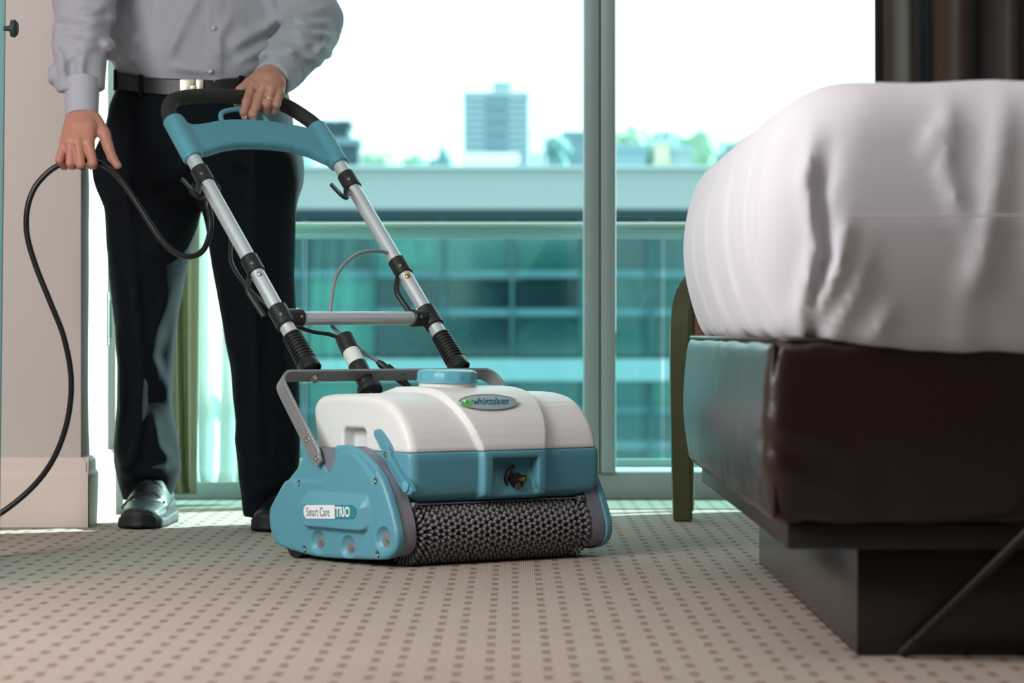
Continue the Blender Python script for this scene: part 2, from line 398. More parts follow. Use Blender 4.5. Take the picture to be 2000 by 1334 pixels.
# ================================================================== THE SETTING
def struct(o):
    o['kind'] = 'structure'; return o
XL, XR, YB, YW, ZC = -2.4, 2.66, -.9, 8.14, 2.75
XJ, YP = -.98, 6.99          # corner of the pier left of the window
struct(box('floor', (XL, YB, -.08), (XR, YW + .06, 0), M['carpet'], bev=0))
struct(box('ceiling', (XL - .1, YB - .1, ZC), (XR + .1, YW + .1, ZC + .1), M['ceil'], bev=0))
struct(box('wall_left', (XL - .1, YB, 0), (XL, YP + .05, ZC), M['wall'], bev=0))
struct(box('wall_right', (XR, YB, 0), (XR + .1, YW + .1, ZC), M['wall'], bev=0))
struct(box('wall_back', (XL, YB - .1, 0), (XR, YB, ZC), M['wall'], bev=0))
pier = struct(box('wall_pier', (XL, YP, 0), (XJ, YW + .1, ZC), M['wall'], bev=.004))
struct(box('wall_header', (XJ, YW - .02, 2.5), (XR, YW + .1, ZC), M['wall'], bev=0))
# baseboard round the pier: tall lower board and a bevelled cap
def baseboard(name, a, b, nrm):
    a, b, nrm = Vector(a), Vector(b), Vector(nrm); ex = nrm; ez = (b - a).normalized()
    prof = [(0, 0), (.018, 0), (.018, .118), (.013, .126), (.013, .148), (.006, .158), (0, .158)]
    return struct(link(name, prism_me(prof, a, ex, (0, 0, 1), ez, (b - a).length, bev=0), M['base'], smooth=None))
baseboard('baseboard_left', (XL, YP, 0), (XJ + .018, YP, 0), (0, -1, 0))
baseboard('baseboard_right', (XJ, YP - .018, 0), (XJ, YW, 0), (1, 0, 0))
# flush metal strike plate let into the reveal of the pier
sp = box('trim_1', (XJ, 7.43, .41), (XJ + .004, 7.49, .54), M['frame'], bev=.0015); struct(sp)
box('recess', (XJ + .003, 7.445, .43), (XJ + .0055, 7.475, .52), M['gasket'], sp, bev=.001)  # raised dark box, its colour standing in for the shade of a recess
# window: bottom rail, twin mullion, jambs, head, panes
win = empty('window_1', (0, YW, 0)); struct(win)
def wbox(name, lo, hi, m, bev=.004): return box(name, (lo[0], lo[1] - YW, lo[2]), (hi[0], hi[1] - YW, hi[2]), m, win, bev)
struct(box('wall_sun_block', (1.95, YW - .03, 0), (XR, YW + .1, 2.5), M['wall'], bev=.004))  # unseen wall stretch added to cut off the sun beyond the drape
wbox('bottom_rail', (XJ, YW, 0), (1.97, YW + .09, .072), M['frame'])
wbox('top_rail', (XJ, YW, 2.43), (1.97, YW + .09, 2.5), M['frame'])
wbox('mullion', (.190, YW - .02, .07), (.2315, YW + .09, 2.44), M['frame'])
wbox('mullion', (.2345, YW - .02, .07), (.275, YW + .09, 2.44), M['frame'])
wbox('gasket_strip', (.2312, YW - .01, .07), (.2348, YW + .05, 2.44), M['gasket'], .0005)
wbox('jamb', (1.89, YW, .07), (1.96, YW + .09, 2.44), M['frame'])
wbox('jamb', (XJ, YW, .07), (XJ + .05, YW + .09, 2.44), M['frame'])
for a, b in ((XJ + .05, .19), (.275, 1.89)):
    wbox('pane', (a, YW + .045, .072), (b, YW + .051, 2.43), M['pane'], 0)
# outside: balcony kerb, balustrade, slab of the balcony above
struct(box('trim_2', (XJ - .5, YW + .09, -.1), (XR + .4, YW + .36, .072), M['slab'], bev=.006))
rail = empty('balcony_railing', (0, 8.45, .072))
tag(rail, 'metal balcony handrail over teal glass panels outside the window', 'railing')
def rp(name, me, m, **k): return link(name, me, m, rail, smooth=None, **k)
rp('handrail', tube_me([(-1.6, 0, .657), (3.4, 0, .657)], (.0165, .0160), 20), M['rail'])
for i in range(5):
    x0 = -1.55 + i * .985
    rp('glass_panel', box_me((x0, -.006, .02), (x0 + .975, .006, .625), .001), M['balglass'])
rp('rail_clamp', join_me([box_me((-1.6, -.012, .628), (3.4, .012, .645), .002)]), M['frame'])
rp('floor_channel', box_me((-1.6, -.02, 0), (3.4, .02, .022), .002), M['frame'])
# glass door edge at the left border with its round knob
gp = empty('glass_door', (-1.013, 6.02, 0)); gp.rotation_euler = (0, .011, 0); tag(gp, 'frameless glass door seen edge-on at the left border with round knob', 'door')
link('glass_leaf', box_me((-.02, -.78, .012), (-.008, .02, 2.1), .002), M['pane'], gp, smooth=None)
link('edge_strip', box_me((-.022, .018, .01), (.004, .034, 2.1), .002), M['edgeglass'], gp, smooth=None)
lathe('knob', [(.004, 0), (.006, .012), (.016, .014), (.018, .022), (.012, .028), (0, .029)], M['gasket'], gp, 16, (.003, .015, 1.04), (1, 0, 0))
lathe('floor_pivot', [(.02, 0), (.02, .012), (0, .012)], M['frame'], gp, 16, (-.01, -.3, 0), (0, 0, 1))

# ------------------------------------------------------------------ curtains
def curtain(name, x0, x1, y, z0, z1, folds, amp, m, label, group=None, seed=0, cols=None):
    rnd = random.Random(seed); n = cols or folds * 14; vs, fs, uv = [], [], []
    zs = [z0, z0 + .03, z0 + .3, z0 + .9, z0 + 1.6, z1]
    ph = [rnd.uniform(-.5, .5) for _ in range(folds + 2)]
    for j, z in enumerate(zs):
        for i in range(n + 1):
            t = i / n; q = t * folds; k = int(q); sp_ = .8 + .2 * j / len(zs)
            off = math.sin(2 * math.pi * q + ph[k % len(ph)] * .5 + .3 * math.sin(q * 1.7 + seed)) * amp * (1.05 - .1 * j / len(zs)) + .3 * amp * math.sin(5.1 * q + j * .35)
            vs.append((x0 + (x1 - x0) * t + .012 * math.sin(q * 2.3 + j * .5), y + off, z)); uv.append((t * (x1 - x0), z))
    for j in range(len(zs) - 1):
        for i in range(n):
            a = j * (n + 1) + i; fs.append((a, a + 1, a + n + 2, a + n + 1))
    me = pydata(vs, fs); ul = me.uv_layers.new(name='UVMap')
    for lp in me.loops: ul.data[lp.index].uv = uv[lp.vertex_index]
    o = link(name, me, m)
    o.modifiers.new('thick', 'SOLIDIFY').thickness = .002
    tag(o, label, 'curtain', group); return o
curtain('sheer_curtain', -.865, -.615, 7.93, .055, 2.6, 6, .022, M['sheer'], 'sunlit white sheer curtain hanging between the legs of the man', seed=2)
curtain('lined_curtain', -.89, -.792, 7.83, .03, 2.6, 2, .028, M['olive'], 'narrow olive grey lined curtain beside the white sheer one', seed=5, cols=40)
curtain('striped_drape', .905, 2.10, 7.73, .02, 2.6, 10, .045, M['drape'], 'dark brown striped drape hanging behind the bed', seed=9)
tr = box('trim_3', (XJ + .002, 7.66, 2.60), (XR - .01, 7.97, 2.64), M['frame'], bev=.002); struct(tr)

# ------------------------------------------------------------------ outside: street and city
def city(name, parts, label, cat, group=None):
    r = empty(name, parts[0][1]); tag(r, label, cat, group)
    for nm, lo, hi, m in parts:
        c = Vector(parts[0][1]); link(nm, box_me(Vector(lo) - c, Vector(hi) - c), m, r, smooth=None)
    return r
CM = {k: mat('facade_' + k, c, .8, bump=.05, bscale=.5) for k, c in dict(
    tower=(150, 168, 176), towerdark=(118, 142, 154), band=(176, 188, 192), white=(250, 250, 248), dark=(56, 74, 82), mid=(120, 142, 150), blue=(140, 164, 174), cream=(226, 206, 176), pale=(176, 188, 188), roof=(150, 160, 162), hill=(150, 172, 170)).items()}  # pale facade tones have the distance haze put into their colour
LM = {k: mat('leaves_' + k, c, .9, bump=.3, bscale=.3, var=.2, vscale=.4) for k, c in dict(a=(126, 156, 140), b=(104, 142, 144), c=(146, 176, 150), haze=(112, 142, 142)).items()}  # leaf and hill colours blued and paled to carry painted haze
GM = [mat('facade_glass_' + str(i), c, .06, .0, bump=.35, bscale=.55, spec=.9, detail=2, stretch=(1, 1, .45)) for i, c in enumerate([(22, 62, 66), (30, 82, 84), (44, 112, 108), (62, 138, 124), (24, 50, 56)])]
CM['fin'] = mat('fin_metal', (84, 116, 120), .5, bump=.02)
CM['ledge'] = mat('pale_ledge', (176, 186, 190), .7, bump=.02, bscale=3)
def pz(py, d): return CAM_H - (py - HOR) / FPX * d
def pxx(px, d): return (px - 1000) / FPX * d
# the low glass block across the street
D = 40.0
gb = empty('glass_building', (0, D, -9)); tag(gb, 'low teal glass building with pale roof fascia across the street', 'building')
def gpart(name, x0, x1, z0, z1, y0, y1, m, bev=0, **k):
    return link(name, box_me((x0, y0 - D, z0 + 9), (x1, y1 - D, z1 + 9), bev), m, gb, smooth=None, **k)
gpart('roof_fascia', -9, 9, pz(412, D), pz(336, D), D - .8, D + 12, M['conc'])
gpart('parapet_cap', -9, 9, pz(336, D), pz(330, D), D - .9, D - .4, CM['pale'])
gpart('soffit_shade', -9, 9, pz(430, D), pz(412, D), D - .2, D + 11, CM['dark'])  # dark strip painted in for the shadow under the fascia
gpart('core_wall', -9, 9, -9, pz(430, D), D + .5, D + 11, CM['dark'])
rows = [pz(y, D) for y in (430, 535, 610, 700, 742, 800, 870, 985, 1150)]
xs = [-9 + i * .9 for i in range(21)]
for r in range(len(rows) - 1):
    for c in range(20):
        if r == 3: continue
        k = random.choice([0, 1, 1, 2, 4]) if xs[c] > -1.3 else random.choice([0, 4, 0, 1])
        if random.random() < .12: k = 3
        gpart('glass_pane', xs[c] + .03, xs[c + 1] - .03, rows[r + 1] + .03, rows[r] - .03, D + .12 + random.uniform(-.02, .02), D + .18, GM[k])
gpart('ledge', -9, 9, rows[4], rows[3], D - .9, D + .3, CM['ledge'])
for r in (1, 2, 5, 6): gpart('spandrel', -9, 9, rows[r] - .05, rows[r] + .05, D, D + .2, CM['mid'])
for x in xs: gpart('fin', x - .02, x + .02, -9, rows[0], D - .06, D + .2, CM['fin'])
struct(box('ground_outside', (-400, 8.9, -12), (400, 5000, -9), CM['mid'], bev=0))
def ridge(name, d, pts, m):
    xs_ = [pxx(p[0], d) for p in pts]; zs_ = [pz(p[1], d) for p in pts]; vs, fs = [], []; n = 160
    for i in range(n + 1):
        x = xs_[0] + (xs_[-1] - xs_[0]) * i / n; z = float(np.interp(x, xs_, zs_)) + .0012 * d * (random.random() - .5)
        vs += [(x, d - 40, -9), (x, d - 12, z * .7 - 2), (x, d, z), (x, d + 60, -9)]
    for i in range(n):
        for k in range(3): a = i * 4 + k; fs.append((a, a + 4, a + 5, a + 1))
    return struct(link(name, pydata(vs, fs), m))
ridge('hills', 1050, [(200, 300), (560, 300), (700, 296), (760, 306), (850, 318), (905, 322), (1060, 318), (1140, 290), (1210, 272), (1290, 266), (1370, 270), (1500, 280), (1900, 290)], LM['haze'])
# far tower with bands, dark stacked balconies and a roof plant room
def tower(px0, px1, py0, py1, d):
    x0, x1, z0, z1 = pxx(px0, d), pxx(px1, d), -9, pz(py0, d); n = 11
    r = empty('tower_block', ((x0 + x1) / 2, d, -9)); tag(r, 'tall pale teal apartment tower alone on the skyline', 'building'); c = Vector(r.location)
    def part(nm, lo, hi, m): return link(nm, box_me(Vector(lo) - c, Vector(hi) - c), m, r, smooth=None)
    dp = 22
    part('body', (x0, d, z0), (x1, d + dp, z1), CM['tower'])
    zb = pz(py1, d); fh = (z1 - zb) / n; xa, xb = pxx(950, d), pxx(990, d)
    for i in range(n):
        for a, b in ((x0 + .6, xa - .4), (xb + .4, x1 - .6)):
            part('floor_band', (a, d - .6, zb + i * fh + fh * .62), (b, d + .5, zb + i * fh + fh * .98), CM['band'])
            part('window_row', (a, d - .15, zb + i * fh + fh * .05), (b, d + .5, zb + i * fh + fh * .55), CM['towerdark'])
        part('balcony', (xa, d - .8 if i % 2 else d - .2, zb + i * fh), (xb, d + .5, zb + i * fh + fh * .9), CM['mid'] if i % 3 == 1 else CM['towerdark'])
    part('plant_room', (pxx(962, d), d + 3, z1), (pxx(1000, d), d + 14, pz(157, d)), CM['tower'])
    part('parapet', (x0 - .3, d - .7, z1 - .2), (x1 + .3, d + dp + .3, z1 + .9), CM['band'])
tower(905, 1033, 184, 322, 900)
def block(px0, px1, py0, d, label, m, roof=None, cat='building', n=0):
    x0, x1, z1 = pxx(px0, d), pxx(px1, d), pz(py0, d); dp = max(6, (x1 - x0) * .6)
    P = [('body', (x0, d, -9), (x1, d + dp, z1), m), ('roof_edge', (x0 - .3, d - .4, z1), (x1 + .3, d + dp + .3, z1 + .012 * d / 6), roof or CM['roof'])]
    for i in range(n):
        a = x0 + (x1 - x0) * (i + .25) / n; b = x0 + (x1 - x0) * (i + .75) / n
        P.append(('window_bay', (a, d - .15, z1 - (z1 + 9) * .25), (b, d + .1, z1 - (z1 + 9) * .08), CM['towerdark']))
    return city('building', P, label, cat, 'buildings on the skyline')
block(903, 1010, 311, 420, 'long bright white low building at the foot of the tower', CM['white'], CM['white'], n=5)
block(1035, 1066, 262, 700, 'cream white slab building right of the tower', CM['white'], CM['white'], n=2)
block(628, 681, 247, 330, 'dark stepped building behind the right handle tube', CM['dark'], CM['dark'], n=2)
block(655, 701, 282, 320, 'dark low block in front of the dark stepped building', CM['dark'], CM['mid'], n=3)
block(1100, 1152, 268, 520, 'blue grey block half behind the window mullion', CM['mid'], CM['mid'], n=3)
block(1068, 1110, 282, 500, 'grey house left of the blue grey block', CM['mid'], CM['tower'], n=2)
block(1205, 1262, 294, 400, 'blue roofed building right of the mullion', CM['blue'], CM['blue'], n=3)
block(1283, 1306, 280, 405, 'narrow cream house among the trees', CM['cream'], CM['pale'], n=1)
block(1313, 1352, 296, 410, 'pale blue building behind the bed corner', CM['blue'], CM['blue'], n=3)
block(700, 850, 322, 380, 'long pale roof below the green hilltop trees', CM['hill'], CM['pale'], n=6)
dome = lathe('glint_dome', [(.9, -.2 - 9 - pz(341, 300)), (.9, -.2), (1.3, 0), (1.32, .6), (1.1, 1.1), (.6, 1.45), (0, 1.55)], CM['white'], None, 20, tuple(Vector((pxx(631, 300), 300, pz(341, 300)))), (0, 0, 1))  # added white dome standing in for a blurred highlight
tag(dome, 'small white dome added as a blurred glint behind the right handle tube', 'dome')
# lattice mast, its haze put into a plain white colour
mast = empty('lattice_mast', (pxx(708, 1500), 1500, -9)); tag(mast, 'thin pale lattice mast rising into the white sky', 'mast')
for sx in (-1, 1):
    link('mast_leg', box_me((sx * 5 - .5, -.5, 0), (sx * 5 + .5, .5, 180)), CM['white'], mast, smooth=None)
for i in range(20):
    a, b = ((-5, 0, i * 9), (5, 0, i * 9 + 9)) if i % 2 else ((5, 0, i * 9), (-5, 0, i * 9 + 9))
    link('brace', tube_me([a, b], .35, 6), CM['white'], mast, smooth=None)
def tree(px, py, wpx, hpx, d, label, m, seed, cone=False):
    rnd = random.Random(seed); c = Vector((pxx(px, d), d, pz(py, d))); s = d / FPX; R = wpx * s / 2; Hh = hpx * s
    r = empty('tree', (c.x, d, -9)); tag(r, label, 'tree', 'trees on the skyline')
    bm = bmesh.new()
    for i in range(16):
        if cone:
            t = i / 15; rr = R * (1 - t) * .8 + .1 * R; off = Vector((rnd.uniform(-.3, .3) * rr, rnd.uniform(-.3, .3) * rr, -Hh * (1 - t) - rr * .3))
        else:
            rr = R * rnd.uniform(.32, .5); off = Vector((rnd.uniform(-.65, .65) * R, rnd.uniform(-.5, .5) * R, -rr - rnd.uniform(0, .6) * Hh))
        q = bmesh.ops.create_icosphere(bm, subdivisions=2, radius=rr, matrix=Matrix.Translation(off))
        for v in q['verts']: v.co += (v.co - off).normalized() * rr * rnd.uniform(-.14, .14)
    link('crown', from_bm(bm), m, r).location = (0, 0, c.z + 9)
    link('trunk', tube_me([(0, 0, 0), (0, 0, c.z + 9 - Hh * .6)], max(.25, R * .12), 8), CM['dark'], r, smooth=None)
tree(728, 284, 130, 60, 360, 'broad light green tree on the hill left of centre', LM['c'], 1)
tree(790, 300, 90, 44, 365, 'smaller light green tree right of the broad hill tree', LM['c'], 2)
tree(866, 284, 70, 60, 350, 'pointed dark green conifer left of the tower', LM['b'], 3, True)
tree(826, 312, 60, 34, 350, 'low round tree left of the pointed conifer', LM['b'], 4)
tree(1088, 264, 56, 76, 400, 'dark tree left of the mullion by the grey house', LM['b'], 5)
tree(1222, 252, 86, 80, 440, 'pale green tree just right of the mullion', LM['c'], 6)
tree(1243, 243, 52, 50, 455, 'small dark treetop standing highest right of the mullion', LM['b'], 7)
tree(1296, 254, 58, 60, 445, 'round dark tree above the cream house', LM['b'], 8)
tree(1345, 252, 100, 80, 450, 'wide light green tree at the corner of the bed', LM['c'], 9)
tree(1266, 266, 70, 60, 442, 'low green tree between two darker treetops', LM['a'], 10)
# ================================================================== THE CARPET CLEANING MACHINE
mc = empty('carpet_cleaner', (.0045, 5.8848, 0), math.radians(38))
tag(mc, 'teal and white roller brush carpet cleaning machine standing on the carpet', 'carpet cleaner')
# outline of the side covers in (depth, height)
PAN = [(.4536, .0745), (.4523, .0929), (.4413, .107), (.4222, .1275), (.4044, .1464), (.3924, .1544), (.3735, .1693), (.3559, .1813), (.3467, .1921), (.3387, .2073), (.3227, .2175), (.2778, .2226), (.2465, .2242), (.1999, .2278), (.1794, .2262), (.1489, .2183), (.1186, .204), (.0911, .1875), (.0662, .1639), (.0489, .1357), (.0341, .1061), (.0268, .0888), (.0181, .0662), (.0194, .0461), (.0268, .0313), (.0489, .0185), (.0736, .0142), (.2, .009), (.2831, .0075), (.3174, .010), (.3842, .0165), (.4222, .022), (.4413, .0366), (.4496, .0544)]
PANS = chaikin(PAN, 1)
REC = [(.40, .151), (.372, .1535), (.33, .1535), (.292, .154), (.262, .158), (.246, .168), (.236, .183), (.2245, .2), (.208, .2115), (.188, .2165), (.166, .213), (.13, .192), (.1, .168), (.08, .14), (.0, .14), (.0, .26), (.42, .26)]
def side_field(X, Y, Z):
    A, B = Y[0], Z[0]
    d2 = poly_sd(PANS, A, B)
    h = np.zeros(A.shape)                                  # outward relief
    rc = poly_sd(REC, A, B); h -= .0060 * np.clip(.5 - rc / .0035, 0, 1) * (A > .09)
    bump = rbox2(A, B, (.213, .1005), (.108, .0345), .02)
    ramp = np.clip((.137 - B) / .026, 0, 1); end = np.clip((A - .104) / .016, 0, 1)
    h += .014 * np.clip(.5 - bump / .0035, 0, 1) * ramp * end
    for (v, z_, r_, dp) in ((.2793, .037, .0185, .013), (.1774, .0327, .0185, .013), (.0617, .0536, .019, .014)):
        q = np.sqrt((A - v) ** 2 + (B - z_) ** 2); h -= dp * np.clip(1.25 - q / r_, 0, 1) ** .6 * (q < r_ * 1.25)
    for (v, z_) in ((.3492, .1477), (.0902, .1626), (.3274, .0204), (.0824, .024)):
        q = np.sqrt((A - v) ** 2 + (B - z_) ** 2); h -= .0045 * np.clip((.0072 - q) / .0012, 0, 1)
    # slot for the pivot of the bail
    sl = np.maximum(np.abs(A - .258) - .026, .19 - B); sl = np.minimum(sl, np.sqrt((A - .247) ** 2 + (B - .19) ** 2) - .0165)
    h -= .03 * np.clip(.5 - sl / .003, 0, 1)
    out = -(X - .0) - (.006 + h[None])                       # surface at x = -(.006 + h)
    f = smax(d2[None] + np.maximum(0, -X - .001) * .35, out * .85, .007)
    return np.maximum(f, X - .012)
cov = nets(side_field(*grid((-.026, .008, .0), (.018, .465, .24), .0021)), (-.026, .008, 0), .0021)
covL = link('side_cover', cov, M['teal'], mc); covL.location = (-.2585, 0, 0)
cov2 = cov.copy()
for v in cov2.vertices: v.co.x *= -1
cov2.flip_normals()
covR = link('side_cover', cov2, M['teal'], mc); covR.location = (.2585, 0, 0)
def screw(name, c, axis, r, parent, m='chrome', dark=True, h=.003):
    o = lathe(name, [(r * .9, -h), (r, -.0004), (r * .85, h * .5), (r * .5, h * .55), (r * .42, h * .1), (0, h * .1)], M[m], parent, 14, c, axis); return o
for sgn, cv in ((-1, covL), (1, covR)):
    for (v, z_) in ((.3492, .1477), (.0902, .1626), (.3274, .0204), (.0824, .024)):
        screw('screw', (sgn * .0040, v, z_), (sgn, 0, 0), .0048, cv); lathe('screw_gap_shade', [(.0068, -.001), (.0068, .0006), (0, .0006)], M['gasket'], cv, 14, (sgn * .0026, v, z_), (sgn, 0, 0))  # dark disc paints the shade in the gap round each screw
    for (v, z_) in ((.2760, .036), (.1735, .0315), (.0587, .0526)):
        lathe('axle_bolt', [(.0052, -.006), (.0052, .004), (.0042, .0055), (0, .0055)], M['chrome'], cv, 6, (sgn * -.004, v, z_), (sgn, 0, 0))
# label on the left cover
def capsule_poly(x0, x1, y0, y1, left=True, right=True, n=8):
    r = (y1 - y0) / 2; cy = (y0 + y1) / 2; P = []
    if left: P += [(x0 + r - r * math.sin(t), cy - r * math.cos(t)) for t in [math.pi * i / n for i in range(n + 1)]]
    else: P += [(x0, y0), (x0, y1)]
    if right: P += [(x1 - r + r * math.sin(t), cy + r * math.cos(t)) for t in [math.pi * i / n for i in range(n + 1)]]
    else: P += [(x1, y1), (x1, y0)]
    return P
LO, LX, LY = (-.0205, .308, .0950), (0, -1, .045), (0, .045, 1)
def on_cover(name, poly, m, off=0, th=.0006): return link(name, prism_me(poly, Vector(LO) - Vector((off, 0, 0)), LX, LY, (-1, 0, 0), th, 0), m, covL, smooth=None)
on_cover('label_plate', capsule_poly(.002, .1085, -.0132, .0132, True, False), M['whitelabel'])
on_cover('label_plate', capsule_poly(.1085, .178, -.0132, .0132, False, True), M['tealdeep'])
tm = text_me('Smart Care', .0250, .0002, .68, -.00018); link('lettering', place_me(tm, Vector(LO) + Vector((-.0009, -.0125, -.0085 + .0006)), LX, LY, (-1, 0, 0)), M['greyink'], covL, smooth=None)
tm = text_me('TRIO', .0262, .0002, .80, .0008); link('lettering', place_me(tm, Vector(LO) + Vector((-.0009, -.1115, -.0088 + .005)), LX, LY, (-1, 0, 0)), M['whitelabel'], covL, smooth=None)
# cast side plates with a rolled rim
def off_poly(P, d):
    n = len(P); out = []
    for i in range(n):
        a, b, c = Vector(P[i - 1]), Vector(P[i]), Vector(P[(i + 1) % n]); t = (c - a).normalized(); out.append(tuple(b + Vector((-t.y, t.x)) * d))
    return out
RIM = off_poly(PANS, .0035)
RIM = [(p[0], max(p[1], .006)) for p in RIM]
ring = prism_me(RIM, (0, 0, 0), (0, 1, 0), (0, 0, 1), (1, 0, 0), .042, .0035, 3)
for sx, nm in ((-.256, 0), (.214, 1)):
    pl = link('side_plate', ring.copy(), M['casting'], mc, smooth=None, label='grey cast side plate'); pl.location = (sx, 0, 0)
# base tray between the plates, brush guard, rear roller
link('chassis', join_me([box_me((-.214, .09, .07), (.214, .40, .105), .006), box_me((-.214, .30, .105), (.214, .33, .20), .004)]), M['black'], mc, smooth=None)
guard = link('brush_guard', prism_me([(.048, .1165), (.05, .1185), (.16, .1275), (.16, .123)], (-.214, 0, 0), (0, 1, 0), (0, 0, 1), (1, 0, 0), .428, .0008, 1), M['casting'], mc, smooth=None)
for x in (-.205, .200):
    screw('screw', (x, .040, .117), (0, -1, .1), .0045, guard)
    link('tab', box_me((x - .006, .040, .1115), (x + .006, .055, .122), .001), M['casting'], guard, smooth=None)
tube('rear_roller', [(-.252, .376, .0305), (.252, .376, .0305)], .030, M['rubber'], mc, 24)
# the front brush: dark core and grey tufts
BR, BY = .0610, .078
br = lathe('brush_roller', [(.012, -.207), (.029, -.205), (.029, .205), (.012, .207)], M['core'], mc, 28, (.0, BY, BR), (1, 0, 0))
def tufts():
    vs, fs = [], []; n = 7; rows = 58; pitch = .0276; L = .402
    for r in range(rows):
        a0 = 2 * math.pi * r / rows; sh = (r * .5) % 1
        for k in range(-1, 16):
            for q in (-1, 1):
                x = -L / 2 + (k + sh) * pitch + q * .0050 + random.uniform(-.0005, .0005)
                if abs(x) > L / 2: continue
                lean = x / (L / 2); sp_ = .013 * abs(lean) ** 16 * (1 if x > 0 else -1)
                a = a0 + random.uniform(-.007, .007)
                d = Vector((0, math.cos(a), math.sin(a))); tl = d.cross(Vector((1, 0, 0)))
                b0 = Vector((x - q * .0012, BY, BR)) + d * .027; tip = Vector((x + sp_ + random.uniform(-.0006, .0006), BY, BR)) + d * (BR - .0010 + random.uniform(-.0010, .0001)) + tl * random.uniform(-.0005, .0005)
                i0 = len(vs)
                for (c, rad) in ((b0, .0017), (tip, .0034)):
                    for j in range(n):
                        t = 2 * math.pi * j / n; rr = rad * random.uniform(.9, 1.1); vs.append(c + Vector((1, 0, 0)) * math.cos(t) * rr + tl * math.sin(t) * rr)
                vs.append(tip + d * .0009)
                for j in range(n):
                    k2 = (j + 1) % n; fs.append((i0 + j, i0 + k2, i0 + n + k2, i0 + n + j)); fs.append((i0 + n + j, i0 + n + k2, i0 + 2 * n))
    return pydata(vs, fs)
tf = link('bristles', tufts(), M['bristle'], br, smooth=False); tf['kind'] = 'stuff'

# ------------------------------------------------------------------ tank
PRO = [(.036, .2145), (.050, .253), (.068, .278), (.096, .303), (.133, .3195), (.178, .3285), (.25, .3285), (.335, .3235), (.360, .309), (.368, .29), (.362, .25), (.350, .2), (.30, .112), (.15, .108), (.100, .109), (.078, .112), (.041, .1335), (.0375, .140), (.036, .165)]
SEAM = .2155
def tank_field(X, Y, Z):
    A, B = Y[0], Z[0]
    rim = poly_sd(off_poly(PANS, .0065), A, B)[None]
    f = poly_sd(chaikin(PRO, 1), A, B)[None]
    U2, Z2 = X[:, 0, :], Z[:, 0, :]
    # front view outline: big lower corners, small upper ones
    e = np.where(Z2 < .22, .052, .020)
    g = rbox2(U2, Z2, (.0125, .220), (.2310, .1115), .052); g2 = rbox2(U2, Z2, (.0125, .22), (.2310, .110), .020)
    fr = np.where(Z2 < .22, g, g2)[:, None, :]
    # corner rounding in plan
    f = smax(f + .0, fr, .020)
    # raised middle band
    bx, bw = .022, .078 + .30 * np.clip(Z - .215, 0, .1)
    bump = np.clip(.5 - (np.abs(X - bx) - bw) / .008, 0, 1); bump = bump * bump * (3 - 2 * bump)
    f = f - .0125 * bump * np.clip((.33 - Y) / .06, 0, 1) * np.clip((Z - .119) / .012, 0, 1)
    # side grip recess high on the left wall
    rr = rbox2(Y, Z, (.222, .236), (.037, .022), .010); rc = np.maximum(rr, X + .190)
    f = smax(f, -rc, .006)
    # relief that clears the side plates
    cl = np.maximum(rim, .209 - np.abs(X)); f = smax(f, -cl, .004)
    # valve recess in the lower front
    q = np.maximum(np.abs(X - .023) - .056 , np.abs(Z - .160) - .043)
    deep = .036 + np.clip((Z - .150) / .05, 0, 1) * .02
    vr = smax(q, Y - (.027 + np.clip((.205 - Z), 0, .09) * .0 + .028 * np.clip((Z - .118) / .06, 0, 1)), .004)
    f = smax(f, -vr, .006)
    return f
lo, hi, hh = (-.262, .012, .10), (.262, .378, .355), .0031
X, Y, Z = grid(lo, hi, hh); ft = tank_field(X, Y, Z)
tankw = link('solution_tank', nets(smax(ft, SEAM - Z, .0025), lo, hh), M['white'], mc, label='white upper tank')
tankb = link('lower_tank', nets(smax(ft - .0016, Z - SEAM, .004), lo, hh), M['teal'], mc, label='teal lower tank')
del X, Y, Z, ft
# filler cap
def ribbed_cap():
    n = 72; vs, fs = [], []; prof = [(.0605, 0), (.0605, .005), (.058, .006), (.058, .019), (.056, .0225), (.049, .0245), (0, .0255)]
    for r, h in prof:
        for k in range(n):
            t = 2 * math.pi * k / n; rib = .0022 * max(0, math.cos(t * 14)) ** 2 if .005 < h < .0215 else 0
            vs.append((math.cos(t) * (r + rib), math.sin(t) * (r + rib), h))
    for i in range(len(prof) - 1):
        for k in range(n): fs.append((i * n + k, i * n + (k + 1) % n, (i + 1) * n + (k + 1) % n, (i + 1) * n + k))
    me = pydata(vs, fs); return smooth_by_angle(me, 40)
cap = link('filler_cap', ribbed_cap(), M['tealcap'], mc, smooth=None); cap.location = (.0, .215, .3445); cap.rotation_euler = (.03, 0, 0)
lathe('filler_neck', [(.056, -.02), (.056, .006), (0, .006)], M['white'], mc, 32, (0, .215, .341))
# oval emblem
en = Vector((0, -.72, .69)).normalized(); ex = Vector((1, 0, 0)); ey = en.cross(ex)
ec = Vector((-.003, .0775, .3068))
em = link('emblem', axis_lathe([(1, 0), (1, .0012), (.96, .0018), (0, .0020)], 48), M['emblem'], mc, smooth=None)
em.data.transform(Matrix.Diagonal((.0715, .0205, 1, 1))); place_me(em.data, ec, ex, ey, en)
rimo = tube_me([(math.cos(2 * math.pi * i / 48) * .0705, math.sin(2 * math.pi * i / 48) * .0198, .0016) for i in range(49)], .0009, 6, cap=False)
link('emblem_rim', place_me(rimo, ec, ex, ey, en), M['steel'], em, smooth=None)
tm = text_me('whittaker', .0250, .0002, .93, .0005, shear=.10); link('lettering', place_me(tm, ec + ex * -.0405 + ey * -.0062 + en * .0021, ex, ey, en), M['blueink'], em, smooth=None)
def leaf_poly(c, a, b, n=14, flat=0): return [(c[0] + a * math.cos(t), c[1] + b * math.sin(t) * (1 if math.sin(t) < 0 else (1 - flat))) for t in [2 * math.pi * i / n for i in range(n)]]
